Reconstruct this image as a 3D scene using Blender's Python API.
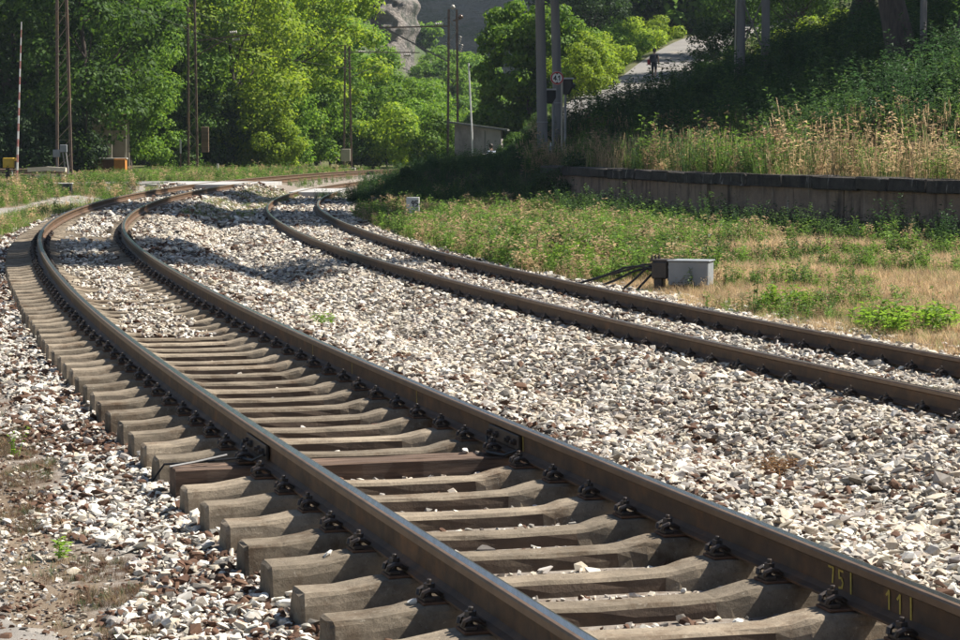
import bpy, bmesh, math, random
import numpy as np
from mathutils import Vector, Matrix
random.seed(7)
RNG = np.random.default_rng(11)
PI = math.pi
scene = bpy.context.scene
COL = scene.collection
for o in list(bpy.data.objects): bpy.data.objects.remove(o)

# ------------------------------------------------------------------ camera, sky, sun, exposure
F_PX, PITCH, CAM_H = 2286.0, 0.07906, 1.692
cam_d = bpy.data.cameras.new('camera'); cam = bpy.data.objects.new('camera', cam_d); COL.objects.link(cam)
cam_d.sensor_width = 36.0; cam_d.lens = F_PX / 960.0 * 36.0
cam_d.clip_start = 0.1; cam_d.clip_end = 6000
cam.location = (0, 0, CAM_H); cam.rotation_euler = (PI/2 - PITCH, 0, 0)
scene.camera = cam
SUN_A, SUN_E = math.radians(16), math.radians(50)
world = bpy.data.worlds.new('World'); scene.world = world; world.use_nodes = True
wn = world.node_tree
sky = wn.nodes.new('ShaderNodeTexSky'); sky.sky_type = 'NISHITA'; sky.sun_disc = False
sky.sun_elevation = SUN_E; sky.sun_rotation = PI/2 - SUN_A
sky.air_density = 1.0; sky.dust_density = 0.7; sky.ozone_density = 1.2
bg = wn.nodes['Background']; bg.inputs['Strength'].default_value = 0.055
wn.links.new(sky.outputs[0], bg.inputs['Color'])
sun_d = bpy.data.lights.new('sun', 'SUN'); sun_d.energy = 5.0; sun_d.angle = math.radians(0.55); sun_d.color = (1.0, 0.95, 0.86)
sun = bpy.data.objects.new('sun', sun_d); COL.objects.link(sun)
S = Vector((math.cos(SUN_E)*math.cos(SUN_A), math.cos(SUN_E)*math.sin(SUN_A), math.sin(SUN_E)))
sun.rotation_euler = (-S).to_track_quat('-Z', 'Y').to_euler(); sun.location = (30, 20, 60)
scene.view_settings.view_transform = 'Standard'; scene.view_settings.look = 'None'
scene.view_settings.exposure = 1.05; scene.view_settings.gamma = 1.0
scene.render.resolution_x = 1024; scene.render.resolution_y = 683
scene.cycles.max_bounces = 8; scene.cycles.transparent_max_bounces = 8

# ------------------------------------------------------------------ helpers
def at(px, py, Y):
    u = (px-480)/F_PX; v = (320-py)/F_PX
    d = np.array([u, math.cos(PITCH)+v*math.sin(PITCH), -math.sin(PITCH)+v*math.cos(PITCH)])
    k = Y/d[1]
    return Vector((d[0]*k, Y, CAM_H+d[2]*k))
def ppm(Y): return F_PX/Y            # pixels per metre at a depth

class MB:
    """collects shapes into one mesh"""
    def __init__(self): self.v = []; self.f = []; self.m = []; self.M = Matrix.Identity(4)
    def add(self, vs, fs, mi=0):
        b = len(self.v)
        self.v += [tuple(self.M @ Vector(p)) for p in vs]
        self.f += [tuple(i+b for i in f) for f in fs]; self.m += [mi]*len(fs)
        return self
    def box(self, c, s, rz=0.0, rx=0.0, ry=0.0, mi=0, taper=1.0, bev=0.0):
        R = Matrix.Translation(c) @ Matrix.Rotation(rz, 4, 'Z') @ Matrix.Rotation(ry, 4, 'Y') @ Matrix.Rotation(rx, 4, 'X')
        hx, hy, hz = s[0]/2, s[1]/2, s[2]/2
        if bev <= 0:
            vs = [(x*hx*(taper if z > 0 else 1), y*hy*(taper if z > 0 else 1), z*hz) for z in (-1, 1) for x, y in ((-1,-1),(1,-1),(1,1),(-1,1))]
            fs = [(3,2,1,0),(4,5,6,7),(0,1,5,4),(1,2,6,5),(2,3,7,6),(3,0,4,7)]
        else:
            b = min(bev, hx*.45, hy*.45, hz*.45)
            bm = bmesh.new(); bmesh.ops.create_cube(bm, size=1)
            for q in bm.verts: q.co = Vector((q.co.x*2*hx*(taper if q.co.z > 0 else 1), q.co.y*2*hy*(taper if q.co.z > 0 else 1), q.co.z*2*hz))
            bmesh.ops.bevel(bm, geom=list(bm.edges), offset=b, segments=1, affect='EDGES', profile=.5)
            bm.verts.index_update()
            vs = [tuple(q.co) for q in bm.verts]; fs = [tuple(q.index for q in f.verts) for f in bm.faces]; bm.free()
        return self.add([tuple(R @ Vector(p)) for p in vs], fs, mi)
    def tube(self, pts, r, n=8, mi=0, cap=True):
        pts = [Vector(p) for p in pts]; k = len(pts)
        rs = r if isinstance(r, (list, tuple)) else [r]*k
        vs = []; fs = []; ref = None
        for i, p in enumerate(pts):
            t = (pts[min(i+1, k-1)] - pts[max(i-1, 0)]); t.normalize()
            if ref is None:
                ref = Vector((0,0,1)) if abs(t.z) < .9 else Vector((1,0,0))
            a = t.cross(ref); a.normalize(); b = a.cross(t); b.normalize(); ref = b
            for j in range(n):
                an = 2*PI*j/n
                vs.append(tuple(p + (a*math.cos(an)+b*math.sin(an))*rs[i]))
        for i in range(k-1):
            for j in range(n):
                j2 = (j+1) % n
                fs.append((i*n+j, i*n+j2, (i+1)*n+j2, (i+1)*n+j))
        if cap:
            fs.append(tuple(range(n))); fs.append(tuple((k-1)*n+j for j in reversed(range(n))))
        return self.add(vs, fs, mi)
    def bar(self, a, b, w, h=None, mi=0):
        h = h or w; a = Vector(a); b = Vector(b); t = (b-a); L = t.length; t.normalize()
        ref = Vector((0,0,1)) if abs(t.z) < .95 else Vector((0,1,0))
        x = t.cross(ref); x.normalize(); y = x.cross(t)
        vs = [tuple(p + x*(sx*w/2) + y*(sy*h/2)) for p in (a, b) for sx, sy in ((-1,-1),(1,-1),(1,1),(-1,1))]
        return self.add(vs, [(3,2,1,0),(4,5,6,7),(0,1,5,4),(1,2,6,5),(2,3,7,6),(3,0,4,7)], mi)
    def lathe(self, prof, n=12, c=(0,0,0), mi=0):
        vs = []; fs = []
        for r, z in prof:
            for j in range(n):
                an = 2*PI*j/n; vs.append((c[0]+r*math.cos(an), c[1]+r*math.sin(an), c[2]+z))
        for i in range(len(prof)-1):
            for j in range(n):
                j2 = (j+1) % n; fs.append((i*n+j, i*n+j2, (i+1)*n+j2, (i+1)*n+j))
        fs.append(tuple(reversed(range(n)))); fs.append(tuple((len(prof)-1)*n+j for j in range(n)))
        return self.add(vs, fs, mi)
    def mesh(self, name, mats, smooth=False):
        me = bpy.data.meshes.new(name); me.from_pydata(self.v, [], self.f)
        for m in (mats if isinstance(mats, (list, tuple)) else [mats]): me.materials.append(m)
        if any(self.m): me.polygons.foreach_set('material_index', self.m)
        if smooth: me.polygons.foreach_set('use_smooth', [True]*len(me.polygons))
        me.update(); return me
    def build(self, name, mats, parent=None, smooth=False):
        o = bpy.data.objects.new(name, self.mesh(name, mats, smooth)); COL.objects.link(o)
        if parent: o.parent = parent
        return o
def link(name, me, parent=None, M=None):
    o = bpy.data.objects.new(name, me); COL.objects.link(o)
    if parent: o.parent = parent
    if M is not None: o.matrix_local = M
    return o
def tag(o, label=None, cat=None, group=None, kind=None):
    if label: o['label'] = label
    if cat: o['category'] = cat
    if group: o['group'] = group
    if kind: o['kind'] = kind
    return o
def thing(name, label, cat, loc=(0,0,0), rz=0, group=None):
    o = bpy.data.objects.new(name, None); COL.objects.link(o); o.empty_display_size = .2
    o.location = loc; o.rotation_euler = (0,0,rz)
    return tag(o, label, cat, group)
def np_mesh(name, V, Fq, mats, smooth=False):
    """fast mesh from numpy arrays; Fq is (n,k)"""
    me = bpy.data.meshes.new(name); n, k = Fq.shape
    me.vertices.add(len(V)); me.vertices.foreach_set('co', np.ascontiguousarray(V, dtype=np.float32).ravel())
    me.loops.add(n*k); me.loops.foreach_set('vertex_index', Fq.astype(np.int32).ravel())
    me.polygons.add(n); me.polygons.foreach_set('loop_start', np.arange(0, n*k, k, dtype=np.int32))
    me.polygons.foreach_set('loop_total', np.full(n, k, dtype=np.int32))
    if smooth: me.polygons.foreach_set('use_smooth', np.ones(n, dtype=bool))
    for m in (mats if isinstance(mats, (list, tuple)) else [mats]): me.materials.append(m)
    me.update(calc_edges=True); me.validate(); return me

# ------------------------------------------------------------------ materials
def new_mat(name):
    m = bpy.data.materials.new(name); m.use_nodes = True; nt = m.node_tree
    return m, nt, nt.nodes['Principled BSDF']
def N(nt, t, **kw):
    n = nt.nodes.new(t)
    for k, v in kw.items():
        if k in n.inputs: n.inputs[k].default_value = v
        else: setattr(n, k, v)
    return n
def mixc(nt, fac, a, b, mode='MIX'):
    m = nt.nodes.new('ShaderNodeMix'); m.data_type = 'RGBA'; m.blend_type = mode
    for sock, val in ((m.inputs[0], fac), (m.inputs[6], a), (m.inputs[7], b)):
        if hasattr(val, 'is_linked') or hasattr(val, 'links'): nt.links.new(val, sock)
        else: sock.default_value = val if isinstance(val, (int, float)) else (*val, 1) if len(val) == 3 else val
    return m.outputs[2]
def ramp(nt, src, lo, hi):
    r = nt.nodes.new('ShaderNodeMapRange'); r.inputs[1].default_value = lo; r.inputs[2].default_value = hi
    nt.links.new(src, r.inputs[0]); return r.outputs[0]
def coords(nt, rnd=True):
    tc = nt.nodes.new('ShaderNodeTexCoord'); oi = nt.nodes.new('ShaderNodeObjectInfo')
    if not rnd: return tc.outputs['Object'], oi.outputs['Random']
    mp = nt.nodes.new('ShaderNodeVectorMath'); mp.operation = 'MULTIPLY_ADD'
    cb = nt.nodes.new('ShaderNodeCombineXYZ')
    for i in range(3): nt.links.new(oi.outputs['Random'], cb.inputs[i])
    nt.links.new(cb.outputs[0], mp.inputs[0]); mp.inputs[1].default_value = (37, 53, 71)
    nt.links.new(tc.outputs['Object'], mp.inputs[2])
    return mp.outputs[0], oi.outputs['Random']
def noise(nt, co, scale, detail=6, rough=.6, stretch=None):
    if stretch:
        m = nt.nodes.new('ShaderNodeMapping'); m.inputs['Scale'].default_value = stretch; nt.links.new(co, m.inputs['Vector']); co = m.outputs[0]
    n = nt.nodes.new('ShaderNodeTexNoise'); n.inputs['Scale'].default_value = scale; n.inputs['Detail'].default_value = detail; n.inputs['Roughness'].default_value = rough
    nt.links.new(co, n.inputs['Vector']); return n.outputs['Fac']
def surf(name, c1, c2, scale=6, rough=.8, bump=.3, bscale=None, c3=None, s3=2, t3=(.52, .66), metal=0, stretch=None, vary=.0, spec=.4, bdist=.01):
    """two tones mixed by noise, an optional third tone in patches, bump, per-object variation"""
    m, nt, b = new_mat(name); co, rnd = coords(nt)
    f = ramp(nt, noise(nt, co, scale, stretch=stretch), .33, .67)
    col = mixc(nt, f, c1, c2)
    if c3 is not None: col = mixc(nt, ramp(nt, noise(nt, co, s3, 8, .7, stretch), *t3), col, c3)
    if vary > 0:
        v = nt.nodes.new('ShaderNodeMapRange'); v.inputs[3].default_value = 1-vary; v.inputs[4].default_value = 1+vary
        nt.links.new(rnd, v.inputs[0])
        hs = nt.nodes.new('ShaderNodeHueSaturation'); nt.links.new(v.outputs[0], hs.inputs['Value']); nt.links.new(col, hs.inputs['Color']); col = hs.outputs[0]
    nt.links.new(col, b.inputs['Base Color']); b.inputs['Roughness'].default_value = rough; b.inputs['Metallic'].default_value = metal
    b.inputs['Specular IOR Level'].default_value = spec
    if bump:
        bn = nt.nodes.new('ShaderNodeBump'); bn.inputs['Strength'].default_value = bump; bn.inputs['Distance'].default_value = bdist
        nt.links.new(noise(nt, co, bscale or scale*5, 6, .7, stretch), bn.inputs['Height']); nt.links.new(bn.outputs[0], b.inputs['Normal'])
    return m
def leaf_mat(name, c1, c2, trans=.38, rough=.5):
    m, nt, b = new_mat(name)
    g = nt.nodes.new('ShaderNodeNewGeometry'); oi = nt.nodes.new('ShaderNodeObjectInfo')
    col = mixc(nt, g.outputs['Random Per Island'], c1, c2)
    v = nt.nodes.new('ShaderNodeMapRange'); v.inputs[3].default_value = .82; v.inputs[4].default_value = 1.18
    nt.links.new(oi.outputs['Random'], v.inputs[0])
    hs = nt.nodes.new('ShaderNodeHueSaturation'); nt.links.new(v.outputs[0], hs.inputs['Value']); nt.links.new(col, hs.inputs['Color']); col = hs.outputs[0]
    nt.links.new(col, b.inputs['Base Color']); b.inputs['Roughness'].default_value = .62; b.inputs['Specular IOR Level'].default_value = .18
    t = nt.nodes.new('ShaderNodeBsdfTranslucent'); br = mixc(nt, .5, col, (1.0, .95, .25), 'MULTIPLY')
    gm = nt.nodes.new('ShaderNodeHueSaturation'); gm.inputs['Value'].default_value = 1.9; nt.links.new(br, gm.inputs['Color'])
    nt.links.new(gm.outputs[0], t.inputs['Color'])
    mx = nt.nodes.new('ShaderNodeMixShader'); mx.inputs[0].default_value = trans
    nt.links.new(b.outputs[0], mx.inputs[1]); nt.links.new(t.outputs[0], mx.inputs[2])
    nt.links.new(mx.outputs[0], nt.nodes['Material Output'].inputs['Surface'])
    return m
def tint_mat(name, trans=0.0, rough=.8, noise_scale=0):
    """colour from the scattered piece's own tint"""
    m, nt, b = new_mat(name)
    a = nt.nodes.new('ShaderNodeAttribute'); a.attribute_type = 'INSTANCER'; a.attribute_name = 'tint'
    col = a.outputs['Color']
    if noise_scale:
        tc = nt.nodes.new('ShaderNodeTexCoord')
        f = ramp(nt, noise(nt, tc.outputs['Object'], noise_scale, 5, .7), .3, .75)
        col = mixc(nt, f, col, mixc(nt, .85, col, (.55, .47, .38), 'MULTIPLY'))
    else:
        g = nt.nodes.new('ShaderNodeNewGeometry')
        hs = nt.nodes.new('ShaderNodeHueSaturation'); nt.links.new(col, hs.inputs['Color'])
        v = nt.nodes.new('ShaderNodeMapRange'); v.inputs[3].default_value = .7; v.inputs[4].default_value = 1.3
        nt.links.new(g.outputs['Random Per Island'], v.inputs[0]); nt.links.new(v.outputs[0], hs.inputs['Value']); col = hs.outputs[0]
    nt.links.new(col, b.inputs['Base Color']); b.inputs['Roughness'].default_value = rough; b.inputs['Specular IOR Level'].default_value = .25
    if trans:
        t = nt.nodes.new('ShaderNodeBsdfTranslucent'); gm = nt.nodes.new('ShaderNodeHueSaturation'); gm.inputs['Value'].default_value = 1.5
        nt.links.new(col, gm.inputs['Color']); nt.links.new(gm.outputs[0], t.inputs['Color'])
        mx = nt.nodes.new('ShaderNodeMixShader'); mx.inputs[0].default_value = trans
        nt.links.new(b.outputs[0], mx.inputs[1]); nt.links.new(t.outputs[0], mx.inputs[2])
        nt.links.new(mx.outputs[0], nt.nodes['Material Output'].inputs['Surface'])
    return m

def rough_concrete(name):
    m, nt, b = new_mat(name); co, rnd = coords(nt)
    col = mixc(nt, ramp(nt, noise(nt, co, 5, 8, .75), .34, .66), (.33,.268,.195), (.165,.135,.10))
    col = mixc(nt, ramp(nt, noise(nt, co, 2.2, 8, .75), .52, .70), col, (.105,.064,.036))
    col = mixc(nt, ramp(nt, noise(nt, co, 55, 4, .8), .56, .74), col, (.10,.08,.06))
    col = mixc(nt, ramp(nt, noise(nt, co, 38, 4, .8), .60, .78), col, (.52,.46,.37))
    v = nt.nodes.new('ShaderNodeMapRange'); v.inputs[3].default_value = .68; v.inputs[4].default_value = 1.15; nt.links.new(rnd, v.inputs[0])
    hs = nt.nodes.new('ShaderNodeHueSaturation'); nt.links.new(v.outputs[0], hs.inputs['Value']); nt.links.new(col, hs.inputs['Color'])
    nt.links.new(hs.outputs[0], b.inputs['Base Color']); b.inputs['Roughness'].default_value = .93; b.inputs['Specular IOR Level'].default_value = .2
    bn = nt.nodes.new('ShaderNodeBump'); bn.inputs['Strength'].default_value = 1.0; bn.inputs['Distance'].default_value = .007
    nt.links.new(noise(nt, co, 48, 8, .8), bn.inputs['Height']); nt.links.new(bn.outputs[0], b.inputs['Normal']); return m
M_CONC = rough_concrete('sleeper_concrete')
M_STAINSHADE = surf('brown_stain_and_shade_concrete', (.115,.08,.055), (.065,.047,.035), 6, .95, .6, 45, (.17,.13,.09), 3, (.56,.7), bdist=.008)  # dusty brown, with shade put into the colour of the sleepers' middle sides
M_WOOD_SL = surf('old_timber_sleeper', (.12,.075,.05), (.055,.035,.025), 5, .85, .6, 30, (.2,.13,.09), 4, stretch=(.25,3,3), bdist=.012)
M_RUST = surf('rail_rust', (.125,.068,.032), (.06,.035,.02), 9, .65, .5, 60, (.20,.09,.032), 2.5, (.55,.7), spec=.45, bdist=.002)
M_STEEL = surf('polished_rail_head', (.62,.60,.57), (.46,.43,.40), 3, .25, .05, 200, metal=1.0, stretch=(30,1,1))
M_HEADSIDE = surf('worn_rail_head_side', (.20,.13,.08), (.13,.082,.05), 8, .48, .15, 60, spec=.5, metal=.3, bdist=.002)
M_IRON = surf('dark_greasy_iron', (.03,.026,.024), (.055,.036,.025), 14, .5, .3, 50, spec=.5, bdist=.003)
M_PLATE = surf('rusty_base_plate', (.16,.075,.035), (.09,.045,.025), 14, .75, .3, 50, bdist=.003)
M_YPAINT = surf('yellow_chalk_paint', (.55,.43,.08), (.36,.26,.06), 60, .8, 0)
M_STONE = tint_mat('ballast_stone', 0, .9, 3.5)
M_BLADE = tint_mat('grass_blades', .4, .6)
M_BARK = surf('bark', (.085,.065,.05), (.035,.027,.022), 5, .9, .8, 14, stretch=(3,3,.5), bdist=.03)
M_ASPH = surf('old_path_surface', (.27,.245,.215), (.18,.16,.14), 4, .9, .7, 70, (.40,.36,.31), 1.3, bdist=.01)
M_ROAD = surf('worn_road', (.215,.20,.185), (.155,.145,.135), .7, .9, .4, 20, (.27,.24,.20), .35, bdist=.01)
M_DECK = surf('crossing_concrete', (.42,.41,.39), (.32,.31,.30), 1.2, .85, .3, 20, bdist=.006)
def streaked(name, c1, c2, dark, pale, scale, t_dark, t_pale, bd):
    m, nt, b = new_mat(name); co, rnd = coords(nt)
    col = mixc(nt, ramp(nt, noise(nt, co, scale, 8, .7), .35, .65), c1, c2)
    col = mixc(nt, ramp(nt, noise(nt, co, 3.0, 6, .65, (1,1,.14)), *t_dark), col, dark)
    col = mixc(nt, ramp(nt, noise(nt, co, 5.0, 6, .7, (1,1,.10)), *t_pale), col, pale)
    nt.links.new(col, b.inputs['Base Color']); b.inputs['Roughness'].default_value = .94; b.inputs['Specular IOR Level'].default_value = .2
    bn = nt.nodes.new('ShaderNodeBump'); bn.inputs['Strength'].default_value = .9; bn.inputs['Distance'].default_value = bd
    nt.links.new(noise(nt, co, 7, 8, .75), bn.inputs['Height']); nt.links.new(bn.outputs[0], b.inputs['Normal']); return m
M_WALL = streaked('platform_wall_stone', (.33,.235,.175), (.20,.14,.105), (.085,.06,.048), (.42,.36,.30), 2.2, (.50,.68), (.60,.74), .06)
M_COPE = streaked('blackened_coping', (.07,.06,.052), (.035,.031,.028), (.02,.018,.017), (.42,.39,.35), 3.0, (.5,.7), (.60,.70), .06)
M_MASTRUST = surf('rusty_lattice_steel', (.17,.115,.085), (.10,.07,.052), 3, .75, .2, 30, (.21,.13,.07), 1.2)
M_LATT = surf('light_rusty_brace', (.34,.26,.19), (.22,.16,.11), 3, .7, .1, 30)
M_MASTGREY = surf('dull_galvanised_steel', (.30,.29,.28), (.2,.19,.18), 3, .6, .1, 30)
M_GREYBOX = surf('grey_painted_metal', (.26,.275,.285), (.21,.225,.235), 3, .55, .12, 20, (.15,.135,.12), 2.2, (.58,.7), bdist=.004)
M_DARKBOX = surf('dark_grey_metal', (.075,.08,.09), (.05,.055,.06), 4, .6, .1, 20)
M_PALETOP = surf('pale_lid', (.5,.49,.46), (.4,.39,.36), 4, .7, .1, 20)
M_YELLOW = surf('yellow_enamel', (.55,.36,.03), (.45,.28,.025), 4, .5, .05, 20)
M_WHITE = surf('white_paint', (.72,.71,.68), (.58,.56,.52), 5, .6, .1, 30)
M_RED = surf('red_paint', (.42,.04,.035), (.32,.035,.03), 5, .55, .05, 30)
M_FADERED = surf('faded_red_paint', (.36,.13,.11), (.45,.25,.22), 6, .6, 0)
M_BLACK = surf('black_paint', (.008,.008,.009), (.014,.014,.015), 5, .5, .05, 30)
M_SIGNBLACK = surf('black_lettering', (.012,.012,.012), (.02,.02,.02), 5, .6, 0)
M_TIMBER = surf('weathered_timber', (.22,.145,.09), (.12,.08,.055), 2, .85, .5, 14, stretch=(.3,4,4), bdist=.02)
M_PALEBEAM = surf('pale_beam', (.72,.64,.5), (.55,.48,.38), 2, .85, .3, 14, bdist=.01)
M_POLE = surf('grey_pole', (.19,.172,.152), (.125,.115,.105), 1.5, .85, .3, 12, stretch=(3,3,.3), bdist=.01)
M_HUT = surf('hut_render', (.34,.315,.285), (.25,.23,.21), 1.4, .9, .4, 12, (.18,.165,.15), .8, stretch=(1,1,.5), bdist=.02)
M_HUTROOF = surf('hut_roof', (.15,.155,.14), (.09,.1,.085), 2, .85, .3, 10)
M_ORANGE = surf('orange_boards', (.62,.25,.045), (.45,.17,.035), 3, .7, .2, 12)
M_CREAM = surf('cream_wall', (.42,.38,.30), (.32,.29,.23), 2, .85, .2, 12)
M_BROWN = surf('brown_brick_wall', (.20,.095,.055), (.13,.065,.04), 3, .9, .4, 12)
M_GLASS = surf('dark_window', (.03,.04,.05), (.05,.06,.07), 2, .12, 0, spec=.6)
M_CERAMIC = surf('insulator_glaze', (.46,.43,.38), (.36,.33,.28), 4, .3, 0)
M_BROWNCER = surf('brown_insulator', (.13,.08,.05), (.09,.055,.035), 4, .25, 0, spec=.6)
M_WIRE = surf('wire', (.06,.05,.045), (.045,.04,.035), 4, .5, 0)
M_SKIN = surf('skin', (.45,.27,.19), (.40,.235,.165), 6, .6, 0)
M_DARKCLOTH = surf('dark_cloth', (.035,.035,.05), (.025,.025,.035), 8, .9, 0)
M_SHIRT = surf('pale_blue_shirt', (.6,.66,.78), (.5,.56,.7), 8, .9, 0)
M_REDCLOTH = surf('red_cloth', (.4,.05,.06), (.3,.04,.05), 8, .9, 0)
M_HAIR = surf('dark_hair', (.025,.018,.014), (.04,.028,.02), 20, .6, 0)
M_CLIFF = surf('cliff_rock', (.36,.31,.27), (.19,.175,.165), .35, .95, 1.0, .8, (.075,.085,.06), .22, (.5,.60), stretch=(1,1,1.6), bdist=1.5)
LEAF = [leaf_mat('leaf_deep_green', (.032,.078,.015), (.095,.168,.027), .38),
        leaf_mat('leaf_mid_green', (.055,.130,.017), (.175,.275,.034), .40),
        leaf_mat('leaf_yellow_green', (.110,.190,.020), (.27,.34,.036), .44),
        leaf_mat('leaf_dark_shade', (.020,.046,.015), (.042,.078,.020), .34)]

# ------------------------------------------------------------------ track alignment
KN = [0, 10, 20, 30, 45, 70]
class Path:
    def __init__(self, p0, th, kap, z, n=300, ds=.5):
        self.s = np.arange(n)*ds - 6
        t = th + np.cumsum(np.interp(self.s, KN, kap))*ds
        self.x = p0[0]+np.cumsum(np.sin(t))*ds; self.y = p0[1]+np.cumsum(np.cos(t))*ds; self.t = t; self.z = z
        e = 8                                                      # a few metres more towards and past the camera
        for _ in range(e*2):
            self.s = np.insert(self.s, 0, self.s[0]-ds); self.x = np.insert(self.x, 0, self.x[0]-math.sin(self.t[0])*ds)
            self.y = np.insert(self.y, 0, self.y[0]-math.cos(self.t[0])*ds); self.t = np.insert(self.t, 0, self.t[0])
    def at(self, s, u=0.0):
        t = np.interp(s, self.s, self.t)
        return np.interp(s, self.s, self.x)+u*np.cos(t), np.interp(s, self.s, self.y)-u*np.sin(t), t
    def su(self, X, Y):
        out_s = np.empty(len(X)); out_u = np.empty(len(X))
        for a in range(0, len(X), 20000):
            x = X[a:a+20000, None]; y = Y[a:a+20000, None]
            i = np.argmin((x-self.x)**2+(y-self.y)**2, 1)
            dx = X[a:a+20000]-self.x[i]; dy = Y[a:a+20000]-self.y[i]; t = self.t[i]
            out_u[a:a+20000] = dx*np.cos(t)-dy*np.sin(t); out_s[a:a+20000] = self.s[i]+dx*np.sin(t)+dy*np.cos(t)
        return out_s, out_u
T1 = Path((1.606, 6.166), -.2963, np.array([.2097,.3727,.2663,.6502,.4361,.4224])/100, 0.0)
T2 = Path((4.602, 17.428), -.319, np.array([.544,.304,.608,.298,.583,.42])/100, -.2856)
GA = 1.505/2

# ------------------------------------------------------------------ ground height
EDGE = np.array([(24,16),(16,33.5),(9.7,46.2),(5.26,57.4),(2.07,72.8),(-2.6,80.0),(-3.2,84),(-3.1,97),(-3.0,125),(2,150),(6,200),(18,300),(30,500)], float)
ROADP = np.array([(-34,90.5,-.25),(-20,90,-.12),(-13,89.6,-.03),(-8.4,89.4,-.03),(-7.4,89.4,-.26),(-5.3,89.3,-.26),(-3,88.8,.0),(1.5,86.6,.72),(5.2,88,1.6),(5.7,93,2.1),(5.4,100,2.75),(7.2,115,3.9),(10,130,4.98),(13.2,150,7.1),(17.6,170,9.4),(27,182,11.5),(45,190,15)], float)
def smooth(a, b, x):
    t = np.clip((x-a)/(b-a), 0, 1); return t*t*(3-2*t)
def seg_dist(X, Y, P):
    best = np.full(X.shape, 1e9); sd = np.zeros(X.shape); kk = np.zeros(X.shape); tt = np.zeros(X.shape)
    for k in range(len(P)-1):
        ax, ay = P[k][:2]; bx, by = P[k+1][:2]; dx, dy = bx-ax, by-ay; L2 = dx*dx+dy*dy
        t = np.clip(((X-ax)*dx+(Y-ay)*dy)/L2, 0, 1)
        d = np.hypot(X-ax-t*dx, Y-ay-t*dy); side = np.sign((X-ax)*dy-(Y-ay)*dx)
        m = d < best; best = np.where(m, d, best); sd = np.where(m, d*side, sd); kk = np.where(m, k, kk); tt = np.where(m, t, tt)
    return sd, kk.astype(int), tt
def vnoise(X, Y, sc, seed=0):
    x = X/sc; y = Y/sc; xi = np.floor(x).astype(np.int64); yi = np.floor(y).astype(np.int64); fx = x-xi; fy = y-yi
    fx = fx*fx*(3-2*fx); fy = fy*fy*(3-2*fy)
    def h(a, b):
        n = (a*374761393 + b*668265263 + seed*1442695041) & 0x7fffffff
        n = ((n ^ (n >> 13))*1274126177) & 0x7fffffff
        return (n & 0xffff)/65535.0
    return (h(xi,yi)*(1-fx)+h(xi+1,yi)*fx)*(1-fy)+(h(xi,yi+1)*(1-fx)+h(xi+1,yi+1)*fx)*fy
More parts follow.
